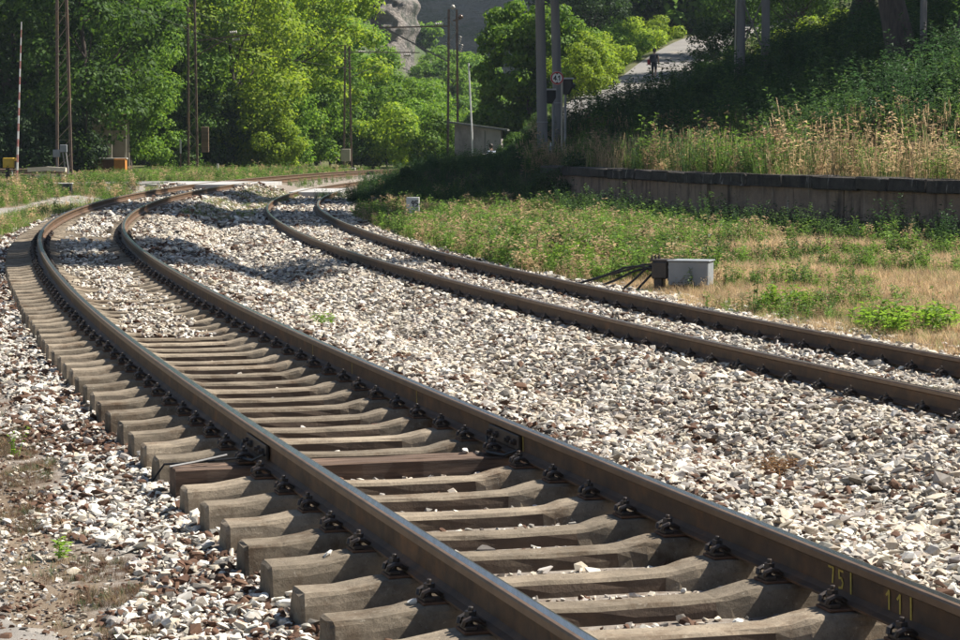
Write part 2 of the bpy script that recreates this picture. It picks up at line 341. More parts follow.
def ground(X, Y):
    X = np.atleast_1d(np.asarray(X, float)); Y = np.atleast_1d(np.asarray(Y, float))
    s1, u1 = T1.su(X, Y); s2, u2 = T2.su(X, Y)
    base = -.47 + .10*(vnoise(X, Y, 5, 3)-.5)
    base = base + smooth(30, 70, Y)*smooth(-2.2, -4.5, u1)*.12
    b1 = np.interp(u1, [-3.6,-2.25,-1.9,-1.38,-1.0,-.6,.6,.95,1.35,1.85,2.5,3.3], [-.55,-.46,-.43,-.375,-.33,-.31,-.31,-.28,-.238,-.27,-.52,-.75])
    fill = smooth(12, 40, s1)*(np.abs(u1) < 1.3)*(.04+.03*(vnoise(X, Y, .8, 9)-.4))
    b1 = b1 + fill + .05*(vnoise(X, Y, .9, 5)-.5)*(np.abs(u1) > 1.4)
    b2 = np.interp(u2, [-3.2,-2.5,-1.55,-.9,.9,1.5,2.4,3.2], [-.8,-.66,-.485,-.49,-.49,-.50,-.60,-.8])
    b2 = b2 + .07*(vnoise(X, Y, 1.1, 6)-.5)*(u2 < -1.1)
    z = base
    z = np.where(u1 > -2.3, np.maximum(np.where((u1 > 2.3) & (u2 < -2.3), -.66, np.where(u1 > 2.3, base, -9)), b1), z)
    z = np.where((u2 > -3.2) & (u2 < 2.4), np.maximum(np.where(u1 < 3.3, b1, -9), b2), z)
    z = np.where(u2 >= 2.4, np.interp(u2, [2.4, 3.6], [0, 1])*(base+.60)-.60, z)
    z = np.where((u1 <= -2.2), base + np.interp(u1, [-4, -2.2], [0, 1])*(-.46-base), z)
    # platform and hillside to the right
    d, _, _ = seg_dist(X, Y, EDGE)
    rw = np.where(Y < 71.5, .12, 2.6); c0 = np.where(Y < 71.5, .3, 0.0)
    up = smooth(-.5, .5, (d-c0)/rw)
    hz = .84 + .43*np.clip(d-3.2, 0, 60) + np.clip(d-60, 0, 1e4)*.1 + .0007*np.clip(Y-100, 0, 90)**2 + .25*(vnoise(X, Y, 4, 8)-.5)*smooth(2, 6, d)
    hz = hz - .14*smooth(72, 77, Y)*(1-smooth(1.5, 4.5, d))*(Y < 90)
    xr = np.interp(Y, ROADP[8:15,1], ROADP[8:15,0]); zr = np.interp(Y, ROADP[8:15,1], ROADP[8:15,2]); e = X-xr
    side = np.maximum(zr + np.where(e > 3.4, .43*(np.clip(e,0,50)-3.4), np.where(e < -2.5, 1.2*(e+2.5), 0)), .45)
    wv = smooth(78, 92, Y)*(1-smooth(175, 200, Y)); hz = hz*(1-wv)+side*wv
    z = z*(1-up)+hz*up
    # wooded slopes far behind
    q = X/np.maximum(Y, 20)
    w = np.maximum(smooth(-.075, -.12, q), smooth(.03, .09, q)*smooth(-5, 10, X))
    z = z + np.where(X > 0, np.minimum(w*np.clip(Y-178, 0, 400)*.5, 20), np.minimum(w*np.clip(Y-178, 0, 400)*.62, 48))
    # crossing and road
    rd, k, t = seg_dist(X, Y, ROADP); rz = ROADP[k, 2]*(1-t)+ROADP[np.minimum(k+1, len(ROADP)-1), 2]*t
    hw = np.interp(X, [-6, 2], [3.6, 2.4]); onr = 1-smooth(0, 2.2, np.abs(rd)-hw)
    keep = (np.abs(u1) < 1.0) | (np.abs(u2) < 1.0)
    z = np.where(keep, z, z*(1-onr)+(rz-.03)*onr)
    return z
def hit(px, py, y0=6, y1=300):
    """where the sight line through a photo pixel meets the ground"""
    Ys = np.arange(y0, y1, .25); P = [at(px, py, y) for y in Ys]
    g = ground([p.x for p in P], [p.y for p in P]); zz = np.array([p.z for p in P])
    i = np.nonzero(zz <= g)[0]
    if len(i) == 0: return P[-1]
    p = P[i[0]]; return Vector((p.x, p.y, float(g[i[0]])))
def gz(x, y): return float(ground([x], [y])[0])

xl = np.concatenate([[-2500,-1200,-600,-300,-180], np.arange(-120,-40,8), np.arange(-40,-16,1.2), np.arange(-16,14,.22), np.arange(14,36,.8), np.arange(36,120,8), [150,300,600,1200,2500]])
yl = np.concatenate([[-400,-100,-30,-8,0], np.arange(4,64,.25), np.arange(64,100,.45), np.arange(100,180,1.5), np.arange(180,320,8), [360,420,600,1200,3000]])
GX, GY = np.meshgrid(xl, yl); nx, ny = len(xl), len(yl)
GZ = ground(GX.ravel(), GY.ravel())
far = (GY.ravel() > 330)
GZ = np.where(far, np.minimum(GZ, 100), np.minimum(GZ, 120))
idx = np.arange(nx*ny).reshape(ny, nx)
FQ = np.stack([idx[:-1,:-1], idx[:-1,1:], idx[1:,1:], idx[1:,:-1]], -1).reshape(-1, 4)
m_ground, nt, b = new_mat('ground_soil')
tc = nt.nodes.new('ShaderNodeTexCoord'); za = nt.nodes.new('ShaderNodeAttribute'); za.attribute_name = 'zone'
n1 = noise(nt, tc.outputs['Object'], .9, 8, .65); n2 = noise(nt, tc.outputs['Object'], 14, 6, .7)
sp = nt.nodes.new('ShaderNodeSeparateColor'); nt.links.new(za.outputs['Color'], sp.inputs[0])
soil = mixc(nt, ramp(nt, n1, .35, .65), (.13,.095,.065), (.22,.17,.12))
grav = mixc(nt, ramp(nt, n2, .35, .65), (.30,.27,.235), (.13,.095,.07))
green = mixc(nt, ramp(nt, n1, .35, .65), (.055,.075,.025), (.12,.115,.05))
c = mixc(nt, sp.outputs[0], soil, grav); c = mixc(nt, sp.outputs[1], c, green)
nt.links.new(c, b.inputs['Base Color']); b.inputs['Roughness'].default_value = .95; b.inputs['Specular IOR Level'].default_value = .15
bn = nt.nodes.new('ShaderNodeBump'); bn.inputs['Strength'].default_value = .7; bn.inputs['Distance'].default_value = .03
nt.links.new(n2, bn.inputs['Height']); nt.links.new(bn.outputs[0], b.inputs['Normal'])
me = np_mesh('ground', np.stack([GX.ravel(), GY.ravel(), GZ], 1), FQ, m_ground, True)
s1, u1 = T1.su(GX.ravel(), GY.ravel()); s2, u2 = T2.su(GX.ravel(), GY.ravel()); dE, _, _ = seg_dist(GX.ravel(), GY.ravel(), EDGE)
gr = ((u1 > -2.0) & (u2 < 2.3)).astype(float)
gn = smooth(.4, .7, vnoise(GX.ravel(), GY.ravel(), 2.5, 2))*.6*(GY.ravel() > 25)*(1-gr); gn = np.where(dE > 1, .85, gn); gn = np.where((GY.ravel() > 100) & (gr < .5), .9, gn)
ca = me.color_attributes.new('zone', 'FLOAT_COLOR', 'POINT')
ca.data.foreach_set('color', np.stack([gr, gn, gr*0, gr*0+1], 1).astype(np.float32).ravel())
tag(link('ground', me), kind='structure')

def strip(name, pts, mat, up=.0):
    """a sheet from rows of points"""
    V = []; Fs = []; k = len(pts[0])
    for r in pts: V += [tuple(p) for p in r]
    for i in range(len(pts)-1):
        for j in range(k-1): Fs.append((i*k+j, i*k+j+1, (i+1)*k+j+1, (i+1)*k+j))
    me = bpy.data.meshes.new(name); me.from_pydata(V, [], Fs); me.materials.append(mat)
    me.polygons.foreach_set('use_smooth', [True]*len(Fs)); me.update()
    return tag(link(name, me), kind='structure')
# path beside the near track, ragged where the weeds eat into it
rows = []
for s in np.arange(-9, 92, .3):
    row = []
    e = -2.2 + .12*math.sin(s*2.1)+.1*math.sin(s*5.3+1)
    for u in np.linspace(e, -4.6-.3*math.sin(s*.4), 9):
        x, y, t = T1.at(s, u); row.append((x, y, u))
    rows.append(row)
flat = [p for r in rows for p in r]; zz = ground([p[0] for p in flat], [p[1] for p in flat])
k = 0; out = []
for r in rows:
    q = []
    for j, p in enumerate(r):
        q.append((p[0], p[1], zz[k] + (.012 if 0 < j < 8 else -.03))); k += 1
    out.append(q)
strip('path', out, M_ASPH)
# hill road with the stretch over the crossing
dense = []
for k in range(len(ROADP)-1):
    for t in np.linspace(0, 1, 8, endpoint=False): dense.append(ROADP[k]*(1-t)+ROADP[k+1]*t)
dense = np.array(dense+[ROADP[-1]])
def smooth_rows(A):
    B = A.copy()
    for _ in range(12): B[1:-1] = (B[:-2]+2*B[1:-1]+B[2:])/4
    return B
dr = dense.copy(); dr[:, :2] = smooth_rows(dense)[:, :2]
def road_rows(a, b):
    rows = []
    for i in range(a, b):
        tv = dr[min(i+1, len(dr)-1), :2]-dr[max(i-1, 0), :2]; tv = tv/np.linalg.norm(tv); nv = np.array([tv[1], -tv[0]])
        hw = float(np.interp(dr[i,0], [-6,2], [3.4,2.25]))
        rows.append([(dr[i,0]+nv[0]*w, dr[i,1]+nv[1]*w, 0) for w in np.linspace(-hw, hw, 7)])
    P = [p for r in rows for p in r]; rd, k, t = seg_dist(np.array([p[0] for p in P]), np.array([p[1] for p in P]), ROADP)
    rz = ROADP[k,2]*(1-t)+ROADP[np.minimum(k+1, len(ROADP)-1),2]*t
    it = iter(rz); return [[(p[0], p[1], next(it)+.02) for p in r] for r in rows]
iL = int(np.argmax(dr[:,0] > -12.2)); iR = int(np.argmax(dr[:,0] > -3.6))
strip('road', road_rows(0, iL), M_ROAD); strip('road', road_rows(iR, len(dr)), M_ROAD)

# ------------------------------------------------------------------ rails and sleepers
HEAD = [(-.0355,-.012),(-.030,-.003),(-.018,0),(.018,0),(.030,-.003),(.0355,-.012)]
PROF = [(.0355,-.012),(.0365,-.038),(.0105,-.052),(.0085,-.09),(.0105,-.138),(.035,-.155),(.067,-.162),(.067,-.172),
        (-.067,-.172),(-.067,-.162),(-.035,-.155),(-.0105,-.138),(-.0085,-.09),(-.0105,-.052),(-.0365,-.038),(-.0355,-.012),(-.030,-.003),(-.018,0),(.018,0),(.030,-.003)]
PMAT = [2,0,0,0,0,0,0,0,0,0,0,0,0,0,2,2,2,1,1,2]
def rail(path, off, parent, s0, s1):
    ss = np.concatenate([np.arange(s0, 45, .25), np.arange(45, s1, .6)]) if s1 > 45 else np.arange(s0, s1, .25)
    mb = MB(); n = len(PROF)
    for s in ss:
        x, y, t = path.at(s, off)
        for px, pz in PROF: mb.v.append((x+px*math.cos(t), y-px*math.sin(t), path.z+pz))
    for i in range(len(ss)-1):
        for j in range(n):
            j2 = (j+1) % n
            mb.f.append((i*n+j, i*n+j2, (i+1)*n+j2, (i+1)*n+j)); mb.m.append(PMAT[j])
    mb.f += [tuple(reversed(range(n))), tuple((len(ss)-1)*n+j for j in range(n))]; mb.m += [0, 0]
    return mb.build('rail', [M_RUST, M_STEEL, M_HEADSIDE], parent)
def sleeper_mesh(seed):
    r = random.Random(seed); V = []; Fs = []
    xs = [-1.3,-1.285,-1.12,-1.0,-.94,-.88,-.62,-.56,-.50,-.42,-.36,-.18,0,.18,.36,.42,.50,.56,.62,.88,.94,1.0,1.12,1.285,1.3]
    for x in xs:
        a = abs(x)
        zt = float(np.interp(a, [0,.34,.42,.50,.56,.62,.88,.94,1.0,1.12,1.3], [-.234,-.232,-.222,-.203,-.192,-.187,-.187,-.192,-.203,-.218,-.222]))
        hw = float(np.interp(a, [0,.36,.50,1.3], [.083,.085,.103,.103])); hb = float(np.interp(a, [0,.36,.42,1.3], [.088,.088,.140,.140])); ov = float(np.interp(a, [0,.36,.44], [.002,.002,.012]))
        if a > 1.29: zt -= .014; hw -= .012
        j = lambda m: r.uniform(-m, m)
        zb = -.42
        sec = [(-hb,zb),(-hw-ov,zt-.05),(-hw,zt-.016),(-hw+.014,zt),(0,zt+.002),(hw-.014,zt),(hw,zt-.016),(hw+ov,zt-.05),(hb,zb)]
        V += [(x+j(.004), y+j(.0035), z+j(.003)) for y, z in sec]
    k = 9
    for i in range(len(xs)-1):
        for q in range(k-1): Fs.append((i*k+q, (i+1)*k+q, (i+1)*k+q+1, i*k+q+1))
        Fs.append((i*k+k-1, (i+1)*k+k-1, (i+1)*k, i*k))
    Fs.append(tuple(range(k))); Fs.append(tuple((len(xs)-1)*k+q for q in reversed(range(k))))
    me = bpy.data.meshes.new('sleeper'); me.from_pydata(V, [], [tuple(reversed(f)) for f in Fs]); me.materials.append(M_CONC); me.materials.append(M_STAINSHADE)
    mi = []
    for i in range(len(xs)-1):
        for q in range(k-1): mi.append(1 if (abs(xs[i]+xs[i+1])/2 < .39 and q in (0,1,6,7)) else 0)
        mi.append(0)
    me.polygons.foreach_set('material_index', mi+[0,0]); me.update(); return me
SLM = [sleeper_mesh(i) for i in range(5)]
def timber_sleeper_mesh():
    mb = MB(); r = random.Random(3)
    for y0, y1 in ((-.13,-.035),(-.028,.06),(.066,.13)):        # split along the grain
        n = 14; V = []; Fs = []
        for i in range(n+1):
            x = -1.28+2.56*i/n; j = lambda: r.uniform(-.004, .004)
            V += [(x, y0+j(), -.42), (x, y0+j(), -.205+j()), (x, y0+.012, -.197+j()), (x, y1-.012, -.197+j()), (x, y1+j(), -.205+j()), (x, y1+j(), -.42)]
        for i in range(n):
            for q in range(6): q2 = (q+1) % 6; Fs.append((i*6+q, i*6+q2, (i+1)*6+q2, (i+1)*6+q))
        Fs += [tuple(reversed(range(6))), tuple(n*6+q for q in range(6))]
        mb.add(V, Fs)
    return mb.mesh('sleeper', M_WOOD_SL)
def clip_mesh():
    mb = MB()                                                      # rib, bolt with nut and washer, bent clamp; x points to the rail
    mb.box((-.03,0,-.163), (.05,.11,.022), bev=.004)
    mb.lathe([(.011,-.16),(.011,-.07),(.009,-.066)], 8, (-.02,0,0))
    mb.lathe([(.024,-.112),(.024,-.088)], 6, (-.02,0,0))
    mb.lathe([(.028,-.12),(.028,-.113)], 10, (-.02,0,0))
    for yy in (-.034, .034):
        mb.tube([(-.058,yy,-.155),(-.052,yy*1.2,-.128),(-.03,yy*1.3,-.116),(-.004,yy*1.2,-.122),(.024,yy*.9,-.145)], [.012,.013,.014,.013,.011], 6)
    mb.tube([(.022,-.034,-.146),(.032,0,-.147),(.022,.034,-.146)], .011, 6)
    return mb.mesh('rail_clip', M_IRON)
CLIP = clip_mesh()
for v_ in CLIP.vertices: v_.co.z = -.172+(v_.co.z+.172)*.78; v_.co.y *= .92
PLATE = MB().box((0,0,-.1805), (.31,.135,.012), bev=.003).mesh('base_plate', M_PLATE)
def place(path, s, u=0, dz=0, jit=0.0):
    x, y, t = path.at(s, u)
    return Matrix.Translation((float(x), float(y), path.z+dz)) @ Matrix.Rotation(-float(t)+jit, 4, 'Z')
def build_track(path, label, s_rail, s_sl, clip_to, wood=(), vis=.0):
    tr = thing('railway_track', label, 'railway track')
    rails = [rail(path, -GA, tr, *s_rail), rail(path, GA, tr, *s_rail)]
    wm = timber_sleeper_mesh(); i = 0
    for s, is_wood in s_sl:
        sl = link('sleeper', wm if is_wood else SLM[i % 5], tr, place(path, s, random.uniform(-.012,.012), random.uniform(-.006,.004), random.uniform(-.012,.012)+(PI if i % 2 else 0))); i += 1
        if is_wood: sl['label'] = 'dark split timber sleeper under the rail joint'
        if s < clip_to:
            for sx in (-1, 1):
                link('base_plate', PLATE, sl, Matrix.Translation((sx*GA, 0, 0)))
                for sd in (-1, 1):
                    link('rail_clip', CLIP, sl, Matrix.Translation((sx*GA+sd*.093, 0, 0)) @ Matrix.Rotation(PI if sd > 0 else 0, 4, 'Z'))
    return tr, rails
sl1 = [(-3.098+.599*i, i == 7) for i in range(-5, 180)]
track1, rails1 = build_track(T1, 'rusty track on fully exposed concrete sleepers, running closest along the worn path', (-8, 128), [q for q in sl1 if not 78 < q[0] < 84.5], 34)
sl2 = [(-8+.6*i, False) for i in range(0, 220)]
track2, rails2 = build_track(T2, 'rusty track with half-buried sleepers beside the grassy strip below the platform wall', (-12, 122), [q for q in sl2 if not 62 < q[0] < 69], 24)
def digit(mb, ch, h, w, r=.5):
    st = {'7': [(0,1),(1,1),(.8,.15)], '5': [(.9,1),(.1,1),(.1,.55),(.6,.6),(.9,.35),(.7,.05),(.1,0)], '1': [(.0,.72),(.55,1),(.55,0)], '|': [(.5,1.1),(.5,-.15)],
          '9': [(.85,.65),(.5,.48),(.15,.68),(.4,1),(.8,.9),(.85,.6),(.6,0)], '4': [(.7,0),(.7,1),(.05,.32),(1,.32)]}[ch]
    return [(x*w, y*h) for x, y in st]
def ribbon(mb, pts, wid, to3d):
    for (x0,y0), (x1,y1) in zip(pts[:-1], pts[1:]):
        L = math.hypot(x1-x0, y1-y0) or 1e-6; nx_, ny_ = -(y1-y0)/L*wid/2, (x1-x0)/L*wid/2; ex, ey = (x1-x0)/L*wid*.35, (y1-y0)/L*wid*.35
        q = [(x0-ex+nx_,y0-ey+ny_),(x0-ex-nx_,y0-ey-ny_),(x1+ex-nx_,y1+ey-ny_),(x1+ex+nx_,y1+ey+ny_)]
        mb.add([to3d(*p) for p in q], [(0,1,2,3)])
def rail_mark(path, railobj, off, s, text, h=.072, w=.03):
    mb = MB()
    for i, ch in enumerate(text):
        def to3d(a, z_, i=i):
            x, y, t = path.at(s - (i*(w+.034)+a)*1.45, off)          # left side of the web, read from the left
            nx_ = -.0125 - max(0, (z_-.06))*.1
            return (float(x)+nx_*math.cos(t), float(y)-nx_*math.sin(t), path.z-.138+z_+.006)
        ribbon(mb, digit(mb, ch, h, w), .009, to3d)
    o = mb.build('painted_mark', M_YPAINT, railobj); return o
def s_at(px, py, path, off):
    p = at(px, py, 10); k = (path.z-.08-CAM_H)/(p.z-CAM_H); X, Y = p.x*k, p.y*k
    return float(path.su(np.array([X]), np.array([Y]))[0][0])
rail_mark(T1, rails1[1], GA, s_at(826,571,T1,GA), '75|'); rail_mark(T1, rails1[1], GA, s_at(884,595,T1,GA), '11|')
for px, py in ((315,348),(352,366),(411,395),(523,441),(178,285),(198,296)): rail_mark(T1, rails1[1], GA, s_at(px,py,T1,GA), '|')
def joint(path, railobj, off, s):
    for sd in (-1, 1):
        mb = MB(); mb.box((sd*.026,0,-.094), (.02,.62,.085), bev=.004)
        for q in (-.25,-.12,.12,.25):
            mb.M = Matrix.Translation((sd*.036,q,-.094)) @ Matrix.Rotation(sd*PI/2, 4, 'Y'); mb.lathe([(.02,0),(.02,.018),(.012,.019),(.012,.034)], 6); mb.M = Matrix.Identity(4)
        o = mb.build('fishplate', M_IRON, railobj); o.matrix_local = place(path, s, off)
sj = -3.098+.599*7
joint(T1, rails1[0], -GA, sj); joint(T1, rails1[1], GA, sj)
mb = MB(); mb.tube([(-.05,-.34,-.1),(-.09,-.2,-.15),(-.13,0,-.16),(-.09,.2,-.15),(-.05,.34,-.1)], .009, 6)
mb.tube([(-.1,-.05,-.15),(-.28,-.03,-.165),(-.4,.05,-.185),(-.55,.14,-.2),(-.62,.16,-.3)], .007, 6)
o = mb.build('bond_cable', M_BLACK, rails1[0]); o.matrix_local = place(T1, sj, -GA)
mb = MB(); mb.tube([(-.05,.3,-.13),(-.1,.1,-.17),(-.15,-.05,-.175),(-.1,-.25,-.17),(-.05,-.35,-.13)], .01, 6)
o = mb.build('bond_cable', M_BLACK, rails1[1]); o.matrix_local = place(T1, sj, GA)
mb = MB(); mb.tube([(-.55,-.07,-.185),(-.4,-.02,-.172),(-.2,.04,-.145)], .007, 6)
rod = mb.build('metal_rod', M_MASTGREY); rod.matrix_local = place(T1, sj, -GA); tag(rod, 'thin pale metal rod lying on the dark timber sleeper', 'rod')

# crossing deck: slabs between and beside the rails
deck = thing('crossing_deck', 'pale concrete slab deck of the level crossing over both tracks', 'level crossing')
def deck_panel(path, sc, ua, ub, half=3.3, dz=-.012):
    rows = []; mb = MB()
    for a, b_ in ((-half, -half/3-.01), (-half/3+.01, half/3-.01), (half/3+.01, half)):
        v = []
        for zz in (-.2, dz):
            for s, u in ((a,ua),(a,ub),(b_,ub),(b_,ua)):
                x, y, t = path.at(sc+s, u); v.append((float(x), float(y), path.z+zz))
        mb = MB().add(v, [(0,1,2,3),(7,6,5,4),(4,5,1,0),(5,6,2,1),(6,7,3,2),(7,4,0,3)])
        mb.build('deck_slab', M_DECK, deck)
sc1 = 77.6; sc2 = 66.4
for ua, ub in ((-2.5,-.83),(-.66,.66),(.83,1.75)): deck_panel(T1, sc1, ua, ub)
for ua, ub in ((-1.75,-.83),(-.66,.66),(.83,2.6)): deck_panel(T2, sc2, ua, ub)

# ------------------------------------------------------------------ scattering of stones, grass and leaves of the wood
HID = bpy.data.collections.new('scatter_sources')
def scatter(name, P, R, Sc, I, T, sources, label=None):
    col = bpy.data.collections.new(name+'_sources')
    for i, me in enumerate(sources):
        o = bpy.data.objects.new('%02d_%s' % (i, me.name), me); col.objects.link(o)
    n = len(P); me = bpy.data.meshes.new(name); me.vertices.add(n); me.vertices.foreach_set('co', np.asarray(P, np.float32).ravel())
    for nm, ty, arr in (('rot','FLOAT_VECTOR',R),('scl','FLOAT_VECTOR',Sc)):
        a = me.attributes.new(nm, ty, 'POINT'); a.data.foreach_set('vector', np.asarray(arr, np.float32).ravel())
    a = me.attributes.new('pick', 'INT', 'POINT'); a.data.foreach_set('value', np.asarray(I, np.int32))
    a = me.attributes.new('tint', 'FLOAT_COLOR', 'POINT'); a.data.foreach_set('color', np.concatenate([T, np.ones((n,1))], 1).astype(np.float32).ravel())
    o = link(name, me); tag(o, kind='stuff')
    ng = bpy.data.node_groups.new(name+'_nodes', 'GeometryNodeTree')
    ng.interface.new_socket('Geometry', in_out='INPUT', socket_type='NodeSocketGeometry'); ng.interface.new_socket('Geometry', in_out='OUTPUT', socket_type='NodeSocketGeometry')
    gi = ng.nodes.new('NodeGroupInput'); go = ng.nodes.new('NodeGroupOutput')
    ci = ng.nodes.new('GeometryNodeCollectionInfo'); ci.inputs[0].default_value = col; ci.inputs[1].default_value = True; ci.inputs[2].default_value = True
    ip = ng.nodes.new('GeometryNodeInstanceOnPoints'); ip.inputs['Pick Instance'].default_value = True
    def na(nm, ty):
        q = ng.nodes.new('GeometryNodeInputNamedAttribute'); q.data_type = ty; q.inputs[0].default_value = nm; return q.outputs[0]
    L = ng.links
    L.new(gi.outputs[0], ip.inputs['Points']); L.new(ci.outputs[0], ip.inputs['Instance'])
    L.new(na('pick','INT'), ip.inputs['Instance Index']); L.new(na('rot','FLOAT_VECTOR'), ip.inputs['Rotation']); L.new(na('scl','FLOAT_VECTOR'), ip.inputs['Scale'])
    L.new(ip.outputs[0], go.inputs[0])
    md = o.modifiers.new('scatter', 'NODES'); md.node_group = ng
    return o
def in_view(X, Y, margin=1.2, k=.218): return (np.abs(X) < Y*k+margin) & (Y > 5)
def rock_mesh(seed):
    r = np.random.default_rng(seed); n = 13
    p = r.normal(size=(n,3)); p /= np.linalg.norm(p, axis=1)[:,None]; p *= r.uniform(.75,1.1,(n,1)); p *= np.array([1, r.uniform(.65,.9), r.uniform(.5,.75)])*.5
    bm = bmesh.new()
    for q in p: bm.verts.new(q)
    res = bmesh.ops.convex_hull(bm, input=bm.verts)
    bmesh.ops.delete(bm, geom=[g for g in res['geom_interior'] if isinstance(g, bmesh.types.BMVert)], context='VERTS')
    me = bpy.data.meshes.new('stone'); bm.to_mesh(me); bm.free(); me.materials.append(M_STONE); return me
ROCKS = [rock_mesh(100+i) for i in range(14)]
WHITE = np.array([.72,.69,.63]); CREAM = np.array([.58,.52,.43]); GREY = np.array([.36,.34,.31]); BROWN = np.array([.13,.075,.05]); DGREY = np.array([.17,.155,.14])
def stone_field():
    P = []; SZ = []; TT = []
    def zone(path, s0, s1, ua, ub, dens, mix, size, reject=None, zoff=0.0):
        n = int((s1-s0)*(ub-ua)*dens)
        if n <= 0: return
        s = RNG.uniform(s0, s1, n); u = RNG.uniform(ua, ub, n)
        x, y, t = path.at(s, u); m = in_view(x, y)
        if reject is not None: m &= ~reject(s, u, x, y)
        s, u, x, y = s[m], u[m], x[m], y[m]; n = len(x)
        if n == 0: return
        sz = size*np.clip(RNG.lognormal(0, .3, n), .5, 2.0)
        z = ground(x, y)+sz*RNG.uniform(-.12, .42, n)+zoff
        pal = np.array([WHITE, CREAM, GREY, BROWN, DGREY]); w = np.array(mix, float)
        patch = vnoise(x, y, .7, 21); br = np.clip((patch-.45)*3, 0, 1)
        pr = np.tile(w, (n,1)); pr[:,3] *= (.45+2.2*br); pr[:,4] *= (.4+1.8*br); pr /= pr.sum(1)[:,None]
        ci = (pr.cumsum(1) < RNG.random((n,1))).sum(1).clip(0, 4)
        tt = pal[ci]*RNG.uniform(.75, 1.2, (n,1))*(1+RNG.normal(0,.012,(n,3)))
        P.append(np.stack([x,y,z],1)); SZ.append(sz); TT.append(np.clip(tt, .02, .82))
    def on_sleeper(s, u, x, y):
        k = (s+3.098)/.599; return (np.abs(k-np.round(k))*.599 < .135) & (np.abs(u) < 1.33)
    on_rail = lambda u, w=.05: (np.abs(np.abs(u)-GA) < w)
    rej1 = lambda s,u,x,y: on_sleeper(s,u,x,y) | on_rail(u, .13)
    ragged = lambda s,u,x,y: u < -1.93-.22*np.sin(s*1.7)-.3*(vnoise(x,y,.5,4)-.5)
    mL = (.34,.12,.08,.38,.10); mC = (.25,.29,.19,.15,.12); mR = (.18,.24,.18,.28,.12); m2 = (.20,.36,.26,.08,.10)
    for a, b_, d, k in ((-6,6,1500,.043),(6,14,1000,.047),(14,26,560,.055),(26,44,300,.07),(44,76,130,.10)):
        zone(T1, a, b_, -2.35, -1.34, d, mL, k, ragged)
        zone(T1, a, b_, -1.36, -.9, d*.8, mL, k*.9, rej1)                     # cribs outside the left rail
        ins = .28 if a < 2 else .32 if a < 30 else .6
        zone(T1, a, b_, -.62, .62, d*ins, mR, k*.8, rej1)
        zone(T1, a, b_, -.48, .48, d*.30, (.45,.3,.12,.10,.03), k*.9, lambda s,u,x,y: (vnoise(x,y,.9,31)*smooth(7,13,s)*(1.25-1.3*np.abs(u)) < np.interp(s,[0,12,40],[.5,.42,.25])), .065)
        zone(T1, a, b_, .84, 1.36, d*.9, mR, k, rej1)
        zone(T1, a, b_, 1.30, 2.6, d, mC, k)
        zone(T1, a, b_, .95, 1.34, d*.22, mC, k, None, .03)
    for a, b_, d, k in ((-12,-2,800,.052),(-2,8,560,.056),(8,20,340,.066),(20,34,200,.08),(34,62,100,.11)):
        zone(T2, a, b_, -3.4, -1.25, d, m2, k, lambda s,u,x,y: T1.su(x,y)[1] < 2.4)
        zone(T2, a, b_, -1.3, -.84, d*.8, m2, k, lambda s,u,x,y: (np.abs(((s+8)/.6)-np.round((s+8)/.6))*.6 < .10) & (RNG.random(len(s)) < .8))
        zone(T2, a, b_, -.64, .64, d*.8, m2, k*.9, lambda s,u,x,y: (np.abs(((s+8)/.6)-np.round((s+8)/.6))*.6 < .10) & (RNG.random(len(s)) < .6))
        zone(T2, a, b_, .84, 1.5, d*.8, m2, k)
        zone(T2, a, b_, 1.5, 2.7, d*.7, m2, k, lambda s,u,x,y: vnoise(x,y,.8,14) > 1.35-(u-1.5)*.55)
    # a thin litter of stones on the path and the grass strip
    zone(T1, -6, 16, -2.5, -1.7, 260, (.16,.12,.16,.42,.14), .03)
    zone(T1, -6, 13, -3.6, -2.1, 900, (.10,.18,.34,.22,.16), .016)
    zone(T1, -6, 16, -4.2, -2.2, 70, (.2,.2,.3,.2,.1), .03)
    P_, S_, T_ = np.concatenate(P), np.concatenate(SZ), np.concatenate(TT); n = len(P_)
    R = RNG.uniform(-.5, .5, (n,3)); R[:,2] = RNG.uniform(0, 2*PI, n); R[:,0] += (RNG.random(n) < .25)*RNG.uniform(-1.2,1.2,n)
    Sc = np.stack([S_*RNG.uniform(.9,1.7,n), S_*RNG.uniform(.8,1.25,n), S_*RNG.uniform(.55,1.1,n)], 1)*np.where(RNG.random(n) < .06, 1.5, 1.0)[:,None]
    print('stones', n)
    return scatter('ballast', P_, R, Sc, RNG.integers(0, len(ROCKS), n), T_, ROCKS)
stone_field()

# single stones lying on the sleepers
def loose_stone(path, s, u, z, size, label, tint=(.7,.67,.61), group=None):
    m = surf('loose_stone_face', tint, tuple(c*.75 for c in tint), 30, .85, .4, 60)
    me = ROCKS[int(abs(s*7)) % 14].copy(); me.materials.clear(); me.materials.append(m)
    x, y, t = path.at(s, u)
    o = link('loose_stone', me); o.location = (float(x), float(y), path.z+z+size*.22); o.scale = (size*1.4,size,size); o.rotation_euler = (.2,.1,s)
    tag(o, label, 'stone', group)
loose_stone(T1, -3.098+.599*2+.0, -1.02, -.200, .055, 'white stone on the outer end of a concrete sleeper')
loose_stone(T1, -3.098+.0, -.93, -.188, .05, 'small white stone lying close to a rail clip on a sleeper')
loose_stone(T1, sj+.08, .50, -.195, .06, 'tan stone lying on the dark timber sleeper beside the rail')
loose_stone(T1, sj+.02, .56, -.195, .045, 'second smaller tan stone lying on the dark timber sleeper', (.5,.42,.33))

